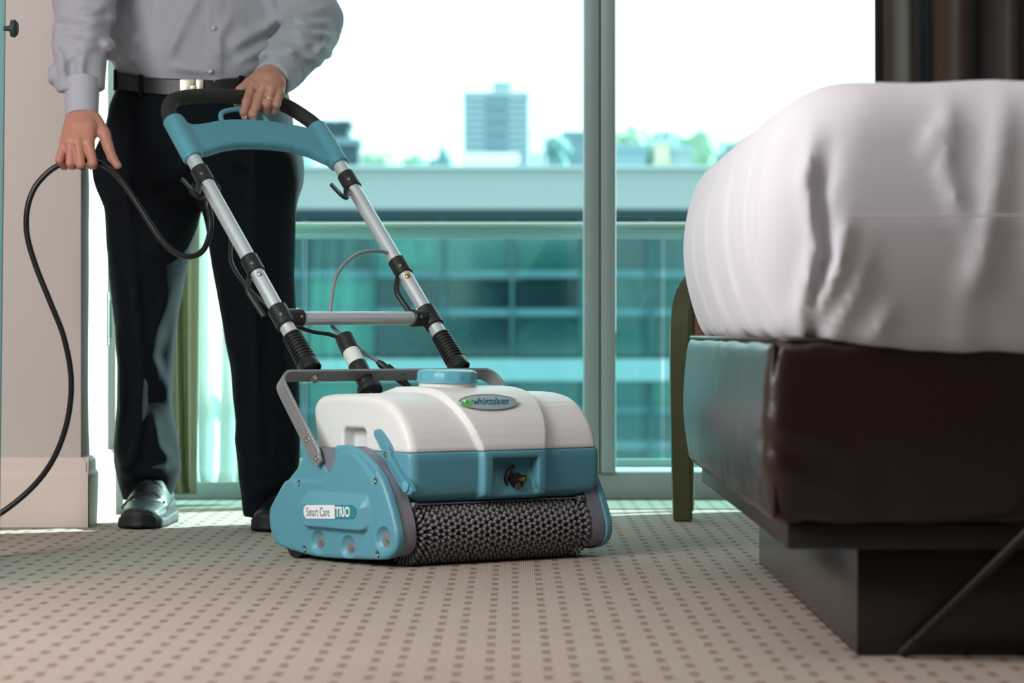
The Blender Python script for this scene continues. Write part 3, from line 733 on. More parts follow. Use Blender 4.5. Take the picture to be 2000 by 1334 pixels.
link('leaf_mark', prism_me(leaf_poly((-.0535, -.0005), .0125, .0095, 18, .35), ec + en * .002, ex, ey, en, .0004, 0), M['green'], em, smooth=None)
link('leaf_mark', prism_me(leaf_poly((-.0575, .0030), .0048, .0030, 12), ec + en * .0023, ex, ey, en, .0004, 0), M['whitelabel'], em, smooth=None)
tm = text_me('e', .010, .0002, 1, .0004); link('leaf_mark', place_me(tm, ec + ex * -.0555 + ey * -.0012 + en * .0027, ex, ey, en), M['blueink'], em, smooth=None)
# drain valve in its recess
vc = Vector((.036, .046, .1545))
va = lathe('drain_valve', [(.012, -.012), (.0125, .004), (.016, .005), (.016, .010), (.009, .011), (.009, .016), (0, .016)], M['black'], mc, 20, vc, (0, -1, .12))
for t in (20, 140, 262): 
    p = vc + Vector((math.cos(math.radians(t)) * .019, -.006, math.sin(math.radians(t)) * .019)); link('lug', box_me(p - Vector((.006, .004, .006)), p + Vector((.006, .004, .006)), .002), M['black'], va, smooth=None)
arc = [vc + Vector((math.cos(t) * .024, -.004, math.sin(t) * .030)) for t in [math.radians(100 + i * 11) for i in range(11)]]
tube('lever', arc, [(.003 + .002 * math.sin(i / 10 * math.pi), .004) for i in range(11)], M['black'], va, 8)
lathe('stem', [(.0045, 0), (.0045, .016), (.004, .017), (0, .017)], M['brass'], va, 12, vc + Vector((.003, -.015, .004)), (0, -1, .12))
lathe('seat_ring', [(.007, 0), (.007, .002), (0, .002)], M['steel'], va, 14, vc + Vector((-.004, -.0165, -.009)), (0, -1, .12))
# latches at both front corners
def latch(sgn):
    x0 = -.216 if sgn < 0 else .238
    poly = [(.143, .254), (.136, .259), (.128, .257), (.094, .229), (.090, .216), (.064, .185), (.036, .163), (.020, .150), (.019, .142), (.028, .136), (.044, .140), (.064, .158), (.104, .200), (.110, .212), (.116, .226), (.136, .241), (.143, .248)]
    o = link('tank_latch', prism_me(chaikin(poly, 1), (x0, 0, 0), (0, 1, 0), (0, 0, 1), (sgn, 0, 0), .014, .003, 2), M['teal'], mc, smooth=None)
    link('finger_rib', join_me([box_me((x0 + sgn * .013 - .002, .117, .2345), (x0 + sgn * .013 + .002, .131, .2365)), box_me((x0 + sgn * .013 - .002, .108, .2245), (x0 + sgn * .013 + .002, .122, .2265))]), M['tealcap'], o, smooth=None)
    screw('screw', (x0 + sgn * .0135, .101, .212), (sgn, 0, 0), .0062, o, h=.005)
    lathe('pivot_boss', [(.0105, 0), (.0105, .004), (.008, .0055), (0, .0058)], M['tealcap'], o, 20, (x0 + sgn * .0135, .036, .1525), (sgn, 0, 0))
latch(-1)

# ------------------------------------------------------------------ bail and handle, all in one plane tilted back by 42 degrees
AL = math.radians(42); PV, PZ = .275, .198
HT = Vector((0, math.sin(AL), math.cos(AL))); HN = Vector((0, -math.cos(AL), math.sin(AL)))
def hp(u, s, n=0): return Vector((u - .02, PV, PZ)) + HT * s + HN * n       # u measured as on the machine drawing
# flat bar bail: path in the plane, width across it
bp_ = [(-.2475, -.012), (-.2475, .01), (-.2485, .15)] + [(-.2205 - .028 * math.cos(t), .180 + .034 * math.sin(t)) for t in [math.radians(i * 15) for i in range(0, 7)]]
bpath = bp_ + [(-x + .0400, y) for x, y in reversed(bp_)]
BW = .016
def bail():
    vs, fs = [], []; n = len(bpath)
    for i, (x, y) in enumerate(bpath):
        a = Vector(bpath[max(i - 1, 0)]); b = Vector(bpath[min(i + 1, n - 1)]); t = (b - a).normalized(); nr = Vector((-t.y, t.x))
        wd = BW if 0 < i < n - 1 else BW * .55
        for (o, q) in ((.0028, -wd), (.0028, wd), (-.0028, wd), (-.0028, -wd)): vs.append(hp(x + nr.x * o, y + nr.y * o, q))
    for i in range(n - 1):
        for k in range(4): fs.append((i * 4 + k, i * 4 + (k + 1) % 4, i * 4 + 4 + (k + 1) % 4, i * 4 + 4 + k))
    fs += [(3, 2, 1, 0), tuple(range(4 * n - 4, 4 * n))]
    me = pydata(vs, fs); bm = bmesh.new(); bm.from_mesh(me); bmesh.ops.recalc_face_normals(bm, faces=bm.faces[:])
    bmesh.ops.bevel(bm, geom=bm.edges[:], offset=.0006, segments=1, affect='EDGES'); bm.to_mesh(me); bm.free(); return smooth_by_angle(me, 40)
bl = link('bail_bracket', bail(), M['bar'], mc, smooth=None, label='bent flat steel bar')
for s in (0.002, .0489):
    screw('screw', hp(-.2505, s), (-1, 0, 0), .0072, bl, h=.004); screw('screw', hp(.2905, s), (1, 0, 0), .0072, bl, h=.004)
for u_ in (-.1595, .20):
    lathe('hex_bolt', [(.0105, 0), (.0105, .003), (.0075, .0035), (.0075, .010), (.004, .010), (.0038, .007), (0, .007)], M['chrome'], bl, 18, hp(u_, .2105, -.001), -HT)
for u_ in (-.024, .058): lathe('rivet', [(.0028, 0), (.002, .0008), (0, .001)], M['black'], bl, 8, hp(u_, .2108, .004), -HT)
def uc(s): return -.050 * (s - .24)                       # slight lean of the tubes
def tp(sg, s, n=0): return hp(.0265 + sg * .1855 + uc(s), s, n)
R_ = .0152
for sg in (-1, 1):
    tu = tube('handle_tube', [tp(sg, .318), tp(sg, .86)], R_, M['alu'], mc, 24)
    lathe('coupling', [(R_ + .0004, 0), (R_ + .0004, .018), (.0178, .034), (.0178, .045)], M['alu'], tu, 24, tp(sg, .347), tp(sg, .3) - tp(sg, .347))
    # ribbed bellows grip
    pr = [(.0150, 0)]
    for i in range(9): z_ = .002 + i * .0078; pr += [(.0200 + i * .00022, z_), (.0202 + i * .00022, z_ + .0042), (.0182 + i * .00022, z_ + .0052), (.0182 + i * .00022, z_ + .0070)]
    pr += [(.0222, .074), (.0226, .094), (.0200, .095), (.019, .088), (0, .088)]
    lathe('bellows', pr, M['rubber'], mc, 26, tp(sg, .322), (tp(sg, .2) - tp(sg, .322)))
    # tee joint
    te = lathe('tee_joint', [(.0185, -.024), (.0205, -.022), (.0205, .024), (.0185, .026)], M['black'], mc, 24, tp(sg, .369), tp(sg, .5) - tp(sg, .369))
    lathe('tee_arm', [(.0185, 0), (.0185, .046), (.0165, .048), (0, .048)], M['black'], te, 22, tp(sg, .369), (-sg, 0, 0))
    for q in (-.6, .75): screw('screw', tp(sg, .369) + Vector((-sg * .036, 0, 0)) + (HN * math.cos(q) + HT * math.sin(q)) * .0180, HN * math.cos(q) + HT * math.sin(q), .0034, te)
    screw('screw', tp(sg, .369 - .004) + (HN * .75 - Vector((1, 0, 0)) * .62) * .0205, HN * .75 - Vector((1, 0, 0)) * .62, .0034, te)
    # collars with hooks
    for s, nm in ((.512, 0), (.765, 1)):
        cl = lathe('hook_collar', [(.0165, -.021), (.0188, -.020), (.0188, .020), (.0165, .021)], M['black'], mc, 24, tp(sg, s), tp(sg, s + .1) - tp(sg, s))
        screw('screw', tp(sg, s - .006) + (HN * .72 - Vector((1, 0, 0)) * .66) * .0186, HN * .72 - Vector((1, 0, 0)) * .66, .0038, cl)
        if nm: P = [tp(sg, s - .008) + HN * -.012 + Vector((-.006, 0, 0)), tp(sg, s - .030, .004) + Vector((-.026, 0, 0)), tp(sg, s - .055, .012) + Vector((-.043, 0, 0)), tp(sg, s - .066, .016) + Vector((-.052, 0, 0)), tp(sg, s - .058, .018) + Vector((-.062, 0, 0)), tp(sg, s - .028, .018) + Vector((-.072, 0, 0))]
        else: P = [tp(sg, s - .01) + HN * -.012 + Vector((-.004, 0, 0)), tp(sg, s - .04, -.004) + Vector((-.028, 0, 0)), tp(sg, s - .062, -.008) + Vector((-.038, 0, 0)), tp(sg, s - .085, -.01) + Vector((-.036, 0, 0)), tp(sg, s - .128, -.012) + Vector((-.03, 0, 0))]
        tube('cord_hook', cat(P, 5), (.0062, .0042), M['black'], cl, 10)
    if True: lathe('snap_button', [(.0058, 0), (.0052, .003), (.003, .0045), (0, .005)], M['brass' if sg > 0 else 'chrome'], tu, 12, tp(sg, .476) + (HN * .8 - Vector((1, 0, 0)) * .5).normalized() * .0148, HN * .8 - Vector((1, 0, 0)) * .5)
tube('cross_bar', [tp(-1, .367) + Vector((.03, 0, 0)), tp(1, .369) + Vector((-.03, 0, 0))], .0140, M['alu'], mc, 24)
# teal bridge with sleeves round the tubes
BRG = [(-.171, .9322), (-.1632, .9113), (-.1301, .9147), (-.069, .9321), (.0217, .9375), (.1095, .927), (.1598, .9142), (.185, .93), (.198, .84), (.1664, .8119), (.1022, .852), (.0143, .8614), (-.0789, .855), (-.1622, .8236), (-.195, .826), (-.195, .93)]
def bridge(X, Y, Z):                                       # local: X = u, Y = s, Z = n
    d2 = poly_sd(chaikin(BRG, 1), X[:, :, 0], Y[:, :, 0])[:, :, None]
    f = smax(d2, np.abs(Z) - .0125, .010)
    for sg in (-1, 1):
        a = (.0265 + sg * .1855 + uc(.83), .822, 0); b = (.0265 + sg * .1855 + uc(.93) - sg * .002, .926 if sg < 0 else .928, 0)
        c = capsule(X, Y, Z, a, b, .0205, .0212); c = np.maximum(c, a[1] - .006 - Y + (X - a[0]) * .1); c = np.maximum(c, Y - b[1] - .004)
        f = smin(f, c, .012)
    return f
bm_ = nets(bridge(*grid((-.24, .79, -.035), (.24, .955, .035), .0028)), (-.24, .79, -.035), .0028)
place_me(bm_, hp(0, 0), (1, 0, 0), HT, HN); link('handle_bridge', bm_, M['teal'], mc)
gp_ = [(.0265 - .1855 + uc(.9), .90), (.0265 - .1855 + uc(.93) - .001, .928), (-.1905, .955), (-.172, .984), (-.142, .999), (-.075, 1.0105), (.022, 1.0125), (.085, 1.0065), (.125, .992), (.158, .960), (.176, .932), (.0265 + .1855 + uc(.9) - .003, .90)]
tube('grip_bar', cat([hp(x, y) for x, y in gp_], 6), .0158, M['foam'], mc, 22)
tube('trigger_loop', cat([hp(-.066, .922), hp(-.0645, .945), hp(-.052, .961, .002), (hp(-.0139, .9705, .003)), hp(.0300, .969, .003), hp(.046, .958, .002), hp(.052, .938), hp(.052, .925)], 5), (.0058, .0042), M['teal'], mc, 10)
# actuator between the bars, its cable and plug
acd = (hp(-.030, .2) - hp(-.026, .33)).normalized(); ac0 = hp(-.027, .327, -.012)
ac = lathe('actuator', [(.013, -.002), (.0185, 0), (.0195, .036), (.0195, .040), (0, .040)], M['black'], mc, 22, ac0, acd)
lathe('sleeve', [(.0178, .039), (.0178, .076), (0, .076)], M['offwhite'], ac, 22, ac0, acd)
lathe('lower_body', [(.0192, .075), (.0198, .078), (.0198, .104), (.018, .104), (.016, .132), (.024, .134), (.026, .140), (.026, .150), (0, .150)], M['black'], ac, 22, ac0, acd)
lathe('push_rod', [(.003, .148), (.003, .19), (0, .19)], M['steel'], ac, 10, ac0, acd)
tube('control_cable', cat([hp(.197, .5509), hp(.15, .551, .01), hp(.09, .537, .012), hp(.019, .4849, .01), hp(-.0247, .4128, 0), hp(-.034, .374, -.02), hp(-.020, .345, -.024), hp(.005, .31, -.026), hp(.036, .268, -.022)], 7), .0040, M['cablegrey'], mc, 10)
lathe('grommet', [(.0075, 0), (.0075, .003), (.005, .005), (0, .005)], M['black'], mc, 14, hp(.190, .5505, .003), (-1, 0, .1))
pd = (hp(.085, .195) - hp(.036, .268)).normalized(); p0 = hp(.034, .270, -.022)
pg = lathe('cable_plug', [(.0045, 0), (.0080, .010), (.0085, .022), (.012, .023), (.012, .045), (.009, .047), (.008, .07), (.0055, .086), (0, .086)], M['black'], mc, 14, p0, pd)
tube('tail', [p0 + pd * .08, p0 + pd * .11 + Vector((0, 0, -.012)), p0 + pd * .12 + Vector((0, 0, -.05))], .004, M['cablegrey'], pg, 8)
tube('feed_cable', cat([tp(-1, .38, -.02) + Vector((.01, 0, 0)), hp(-.09, .352, -.022), hp(-.055, .343, -.02), hp(-.027, .322, -.014)], 6), .0042, M['rubber'], mc, 8)
tube('inner_wire', cat([tp(-1, .765, -.03) + Vector((.03, 0, 0)), tp(-1, .70, -.03) + Vector((.03, 0, 0)), tp(-1, .62, -.03) + Vector((.012, 0, 0)), tp(-1, .545, -.028) + Vector((-.022, 0, 0)), tp(-1, .47, -.022) + Vector((-.022, 0, 0)), tp(-1, .42, -.018) + Vector((-.003, 0, 0)), tp(-1, .385, -.016) + Vector((.008, 0, 0))], 6), .0042, M['rubber'], mc, 8)
# socket box on the back of the left tube where the mains cord is hung
sb = link('cord_clip', prism_me(chaikin([(-.022, -.012), (.03, .02), (.052, -.012), (.050, -.028), (.02, -.032), (-.008, -.05), (-.02, -.03)], 2), tp(-1, .775, -.020), (1, 0, 0), HT, HN, -.016, .003), M['black'], mc, smooth=None)
# ================================================================== BED, CHAIR, STAND
BX, BY0, BY1, BX1 = .344, 4.09, 6.0, 2.42
bed = empty('bed', (BX, BY0, 0)); tag(bed, 'hotel bed base covered in dark brown vinyl on a recessed plinth', 'bed')
def bedpart(name, me, m, **k):
    o = link(name, me, m, bed, smooth=None, **k); o.matrix_parent_inverse = Matrix.Translation((-BX, -BY0, 0)); return o
bedpart('plinth', box_me((.473, 4.211, 0), (2.35, 5.88, .153), .002), M['plinth'])
bedpart('base_board', box_me((.369, 4.12, .1525), (2.40, 5.97, .187), .003), M['wooddark'])
def vinyl(X, Y, Z):
    zc = (.187 + .436) / 2
    bul = .010 * np.cos(np.clip((Z - zc) / .12, -1, 1) * math.pi / 2)
    f = np.sqrt(np.maximum(np.abs(X - (BX + BX1) / 2) - (BX1 - BX) / 2 + .03 - bul, 0) ** 2 + np.maximum(np.abs(Y - (BY0 + BY1) / 2) - (BY1 - BY0) / 2 + .03 - bul, 0) ** 2) - .03
    f = smax(f, np.abs(Z - zc) - (.436 - .187) / 2, .022)
    # puckers gathered near the corner seam and along the lower edge
    edge = np.exp(-(np.maximum(X - BX, 0) / .10) ** 2) * (Y < 4.2)
    f += .0030 * np.sin((Z * 1.0 + .5 * np.maximum(X - BX, 0)) * 150 + 9 * vnoise(X * 14, Y * 14, Z * 22)) * edge * (.5 + vnoise(X * 20, Y * 3, Z * 18))
    f += .0045 * vnoise(X * 22, Y * 22, Z * 5) * np.clip((.30 - Z) / .1, 0, 1)
    f += .003 * vnoise(X * 9, Y * 9, Z * 14)
    return f
o = field('vinyl_cover', vinyl, (BX - .05, BY0 - .05, .175), (1.25, BY1 + .05, .455), .0085, M['vinyl'], bed); o.matrix_parent_inverse = Matrix.Translation((-BX, -BY0, 0))
bedpart('vinyl_cover', box_me((1.235, BY0 - .005, .19), (BX1, BY1, .434), .02), M['vinyl'])
o = tube('corner_seam', [(BX + .006, BY0 + .004, z_) for z_ in (.195, .25, .31, .37, .428)], .0032, M['vinyl'], bed); o.matrix_parent_inverse = Matrix.Translation((-BX, -BY0, 0))
o = tube('top_piping', [(BX + .004, BY1 - .03, .4335), (BX + .004, BY0 + .03, .4335), (BX + .03, BY0 + .004, .4335), (1.24, BY0 + .004, .4335)], .003, M['vinyl'], bed); o.matrix_parent_inverse = Matrix.Translation((-BX, -BY0, 0))
bedpart('headboard', box_me((2.44, 4.0, .1), (2.52, 6.1, 1.2), .02), M['wooddark'])
# mattress wrapped in a white duvet
def duvet(X, Y, Z):
    x0, x1, y0, y1, z0, z1 = .355, 2.5, 4.065, 5.975, .434, .782
    t = (Z - z0) / (z1 - z0)
    bul = .052 * np.sin(np.clip(t * .80 + .12, 0, 1) * math.pi) - .03                     # belly of the sides
    r = .12
    qx = x0 + r - bul * 1.15 - X; qy = np.maximum(y0 + r - bul - Y, Y - (y1 - r + bul))
    f = np.sqrt(np.maximum(qx, 0) ** 2 + np.maximum(qy, 0) ** 2) + np.minimum(np.maximum(qx, qy), 0) - r
    edge = np.minimum(np.minimum(X - x0, Y - y0), y1 - Y)
    top = Z - (z1 + .012 - .017 * np.exp(-np.maximum(X - x0 + .02, 0) / .12) - .014 * np.exp(-np.maximum(Y - y0, 0) / .15) + .008 * vnoise(X * 5, Y * 5, Z))
    f = smax(f, top, .075)
    low = z0 - .024 * np.exp(-np.maximum(Y - y0, 0) / .05) * np.clip((X - .38) / .2, 0, 1) * 1.6 + .010 * vnoise(X * 14, Y * 14, 0 * Z) - Z + .012 * np.clip((X - .55) / 1, 0, 1) * -1
    f = smax(f, low, .022)
    fr = (Y < y0 + .3)
    # folds fanning from the near corner, and long soft vertical ones along both sides
    S = 0
    for pts, wd, am in (([(.40, .72), (.385, .64), (.40, .56), (.385, .47), (.40, .42)], .010, .016), ([(.425, .70), (.405, .62), (.415, .54), (.395, .46), (.405, .425)], .009, -.014),
                        ([(.44, .60), (.43, .53), (.405, .48), (.39, .44)], .012, .015), ([(.47, .57), (.455, .50), (.43, .45), (.42, .42)], .011, .008),
                        ([(.58, .76), (.57, .66), (.60, .58)], .012, .008), ([(.655, .77), (.64, .66), (.62, .54), (.60, .48)], .018, .010), ([(.72, .74), (.71, .64), (.70, .50)], .016, .006), ([(.56, .72), (.545, .67)], .008, .007),
                        ([(.80, .76), (.78, .62), (.79, .46)], .02, .008), ([(.50, .48), (.48, .43)], .01, .008)):
        S = S + am * stroke(X[:, 0, :], Z[:, 0, :], pts, wd)
    f = f - S[:, None, :] * fr
    S = 0
    for pts, wd, am in (([(4.35, .74), (4.33, .60), (4.30, .48)], .02, .006), ([(4.75, .72), (4.70, .55), (4.62, .45)], .03, .007), ([(5.2, .70), (5.15, .54), (5.0, .44)], .035, .007), ([(5.6, .66), (5.5, .5), (5.4, .44)], .03, .006), ([(4.2, .66), (4.21, .55), (4.2, .45)], .014, .006)):
        S = S + am * stroke(Y[0], Z[0], pts, wd)
    f = f - S[None] * (X < x0 + .25)
    f += .006 * vnoise(X * 11 + 3, Y * 11, Z * 3) + .004 * vnoise(X * 30, Y * 30, Z * 7) * np.clip((.56 - Z) / .1, 0, 1)
    return f
o = field('duvet', duvet, (.25, 3.98, .39), (1.30, 6.08, .84), .0095, M['sheet'], None)
tag(o, 'plump white duvet wrapped over the mattress of the bed', 'duvet')
# hidden far half of the bed
o2 = link('mattress', box_me((1.285, 4.10, .424), (2.43, 5.95, .78), .06), M['sheet'], bed, smooth=None); o2.matrix_parent_inverse = Matrix.Translation((-BX, -BY0, 0))
# hem line round the duvet
o = tube('hem_seam', [(x, 4.0255 + .002 * math.sin(x * 40), .593 + .006 * x) for x in [.44 + .08 * i for i in range(11)]], .0014, M['sheet'], None, 6)
o.parent = bpy.data.objects['duvet']

ch = empty('armchair', (.70, 7.36, 0)); tag(ch, 'bentwood armchair with green lit wooden leg standing behind the bed', 'chair')
def arm(x):
    P = cat([(x, -.16, 0), (x - .006, -.165, .20), (x - .008, -.165, .40), (x - .002, -.15, .50), (x + .03, -.10, .555), (x + .05, .0, .575), (x + .05, .14, .57), (x + .05, .27, .56)], 6)
    return P
for sx in (-1, 1):
    P = [Vector((sx * (.30) + (p.x if sx < 0 else -p.x), p.y, p.z)) for p in arm(0)]
    vs, fs = [], []; n = len(P)
    for i, p in enumerate(P):
        T = (P[min(i + 1, n - 1)] - P[max(i - 1, 0)]).normalized(); a = Vector((1, 0, 0)); a = (a - T * a.dot(T)).normalized(); b = T.cross(a)
        for q in ((-.022, -.026), (.022, -.026), (.022, .026), (-.022, .026)): vs.append(p + a * q[0] + b * q[1])
    for i in range(n - 1):
        for k in range(4): fs.append((i * 4 + k, i * 4 + (k + 1) % 4, i * 4 + 4 + (k + 1) % 4, i * 4 + 4 + k))
    fs += [(0, 1, 2, 3), tuple(range(4 * n - 4, 4 * n))]
    me = pydata(vs, fs); bm = bmesh.new(); bm.from_mesh(me); bmesh.ops.recalc_face_normals(bm, faces=bm.faces[:]); bmesh.ops.bevel(bm, geom=[e for e in bm.edges if len(e.link_faces) == 2 and e.calc_face_angle() > .8], offset=.004, segments=2, affect='EDGES'); bm.to_mesh(me); bm.free()
    link('bent_arm', smooth_by_angle(me, 40), M['chairwood'], ch, smooth=None)
    link('rear_leg', box_me((sx * .27 - .02, .22, 0), (sx * .27 + .02, .265, .56), .005), M['chairwood'], ch, smooth=None)
link('seat', box_me((-.25, -.14, .30), (.25, .22, .40), .03, 3), M['seat'], ch, smooth=None)
link('backrest', box_me((-.25, .19, .40), (.25, .265, .70), .03, 3), M['seat'], ch, smooth=None)
link('seat_rail', box_me((-.285, -.13, .26), (.285, -.10, .31), .004), M['chairwood'], ch, smooth=None)

st = empty('light_stand', (1.03, 3.71, 0)); tag(st, 'black tripod light stand leg slanting up in front of the bed plinth', 'light stand')
hub = Vector((0, 0, .60))
for k in range(3):
    a = math.radians(120 * k); fx, fy = -.496, .475
    p = Vector((fx * math.cos(a) - fy * math.sin(a), fx * math.sin(a) + fy * math.cos(a), .007))
    lg = tube('leg', [p, p + (hub - p) * .5, hub], [(.0085, .0065)] * 3, M['stand'], st, 10)
    dd = (hub - p).normalized()
    tube('rubber_foot', [p - dd * .002, p + dd * .03], [(.0098, .0078)] * 2, M['rubber'], lg, 10)
tube('pole', [(0, 0, .25), (0, 0, 2.05)], .0125, M['stand'], st, 14)
lathe('hub_collar', [(.022, -.03), (.022, .03), (.014, .035), (0, .035)], M['stand'], st, 16, hub)
lathe('lamp_head', [(.05, -.09), (.055, .0), (.10, .10), (.098, .10), (.05, .01), (0, .01)], M['stand'], st, 24, (0, 0, 2.08), (-.5, .8, -.1))
# ================================================================== THE MAN
man = empty('person', (-.62, 7.05, 0)); tag(man, 'man in grey shirt and navy trousers pushing the cleaning machine, cord in one hand', 'person')
MI = Matrix.Translation((.62, -7.05, 0))
def mp_(o): o.matrix_parent_inverse = MI; return o
def rows_z(rows, d):
    ys = [r[0] for r in rows]; z = [pz(y, d) for y in ys]; o = np.argsort(z)
    z = np.array(z)[o]; a = np.array([pxx(r[1], d) for r in rows])[o]; b_ = np.array([pxx(r[2], d) for r in rows])[o]
    return z, (a + b_) / 2, (b_ - a) / 2
def slab_sd(X, Y, Z, zs, cx, rx, cy, ry):
    """elliptical cross-sections stacked along z (X, Y, Z from a grid: z varies on the last axis)"""
    z1 = Z[0, 0, :]; I = lambda v: np.interp(z1, zs, v)[None, None, :]
    kx, ky = I(rx), I(ry)
    q = np.sqrt(((X - I(cx)) / kx) ** 2 + ((Y - I(cy)) / ky) ** 2)
    return (q - 1) * np.minimum(kx, ky)
DL = 7.07
LEGA = [(330, 196, 398), (410, 204, 393), (480, 206, 376), (540, 212, 361), (600, 220, 350), (640, 224, 344), (720, 226, 335), (790, 223, 333), (870, 216, 345), (915, 217, 350), (950, 226, 340), (985, 237, 322)]
LEGB = [(330, 392, 580), (410, 398, 581), (480, 414, 580), (540, 428, 580), (620, 445, 585), (720, 460, 590), (800, 468, 592), (900, 474, 590), (960, 480, 578), (1006, 484, 560)]
PEL = [(128, 240, 550), (150, 237, 553), (180, 226, 560), (205, 214, 566), (260, 204, 572), (330, 199, 577), (400, 206, 578)]
def trousers(X, Y, Z):
    z, cx, rx = rows_z(LEGA, DL); fa = slab_sd(X, Y, Z, z, cx, rx, np.interp(z, [0, .1, .55, .8], [7.12, 7.12, 7.09, 7.07]), np.minimum(rx * 1.02, .108))
    fa = smax(fa, Z - pz(290, DL), .06)
    fa = smax(fa, pz(980, DL) + .0 - Z, .004)
    z, cx, rx = rows_z(LEGB, DL); fb = slab_sd(X, Y, Z, z, cx, rx, np.interp(z, [0, .1, .55, .8], [6.965, 6.965, 6.96, 7.05]), np.minimum(rx * 1.0, .094))
    fb = smax(fb, Z - pz(290, DL), .06); fb = smax(fb, pz(1003, DL) - Z, .004)
    z, cx, rx = rows_z(PEL, DL); fp = slab_sd(X, Y, Z, z, cx, rx, np.full(len(z), 7.07), np.interp(z, [.7, .85, 1.0], [.11, .135, .13]))
    fp = smax(fp, pz(375, DL) - Z, .05)
    f = smin(smin(fa, fb, .018), fp, .05)
    wl = 1.0245 + .26 * (Y - 7.07) - Z                       # waist dips to the front
    f = smax(f, -wl, .004)
    fr = np.clip((7.10 - Y) / .06, 0, 1)
    A, B = X[:, 0, :], Z[:, 0, :]
    def S(pts, wd): return stroke(A, B, [(pxx(p, DL), pz(q, DL)) for p, q in pts], wd)
    s = .011 * S([(268, 210), (262, 400), (272, 560), (282, 700), (276, 840), (262, 900)], .012) + .012 * S([(505, 220), (508, 420), (512, 600), (518, 760), (520, 960)], .012)
    for pts, wd, am in (([(395, 300), (350, 350), (300, 372)], .016, .008), ([(400, 330), (440, 380), (500, 400)], .016, .008), ([(398, 280), (450, 320), (520, 330)], .014, .007), ([(395, 400), (340, 470), (290, 500)], .018, .008),
                        ([(345, 560), (310, 640), (300, 700)], .014, .009), ([(340, 620), (318, 690), (322, 760)], .012, -.010), ([(300, 690), (330, 760), (332, 800)], .012, .010), ([(225, 640), (245, 740), (240, 820)], .013, .008),
                        ([(222, 880), (262, 925), (318, 918), (345, 905)], .014, .013), ([(225, 930), (262, 905), (270, 860)], .013, .011), ([(240, 950), (285, 938), (330, 945)], .010, -.010), ([(300, 800), (312, 870), (340, 905)], .013, .010), ([(232, 700), (240, 800), (228, 870)], .012, .008),
                        ([(470, 840), (500, 900), (560, 930)], .015, .009), ([(482, 930), (520, 950), (570, 930)], .014, .010), ([(560, 820), (548, 880), (570, 925)], .012, .009), ([(455, 640), (480, 720), (478, 800)], .014, .008), ([(430, 480), (450, 560), (455, 640)], .014, .007), ([(560, 560), (560, 680), (566, 760)], .014, .008)):
        s = s + am * S(pts, wd)
    f = f - 1.35 * s[:, None, :] * fr
    f += .008 * vnoise(X * 20, Y * 20, Z * 6) + .006 * vnoise(X * 40 + 7, Y * 40, Z * 16) * np.clip((.30 - Z) / .2, .2, 1)
    return f
mp_(field('trousers', trousers, (-1.0, 6.85, .02), (-.42, 7.24, 1.09), .0072, M['trouser'], man))
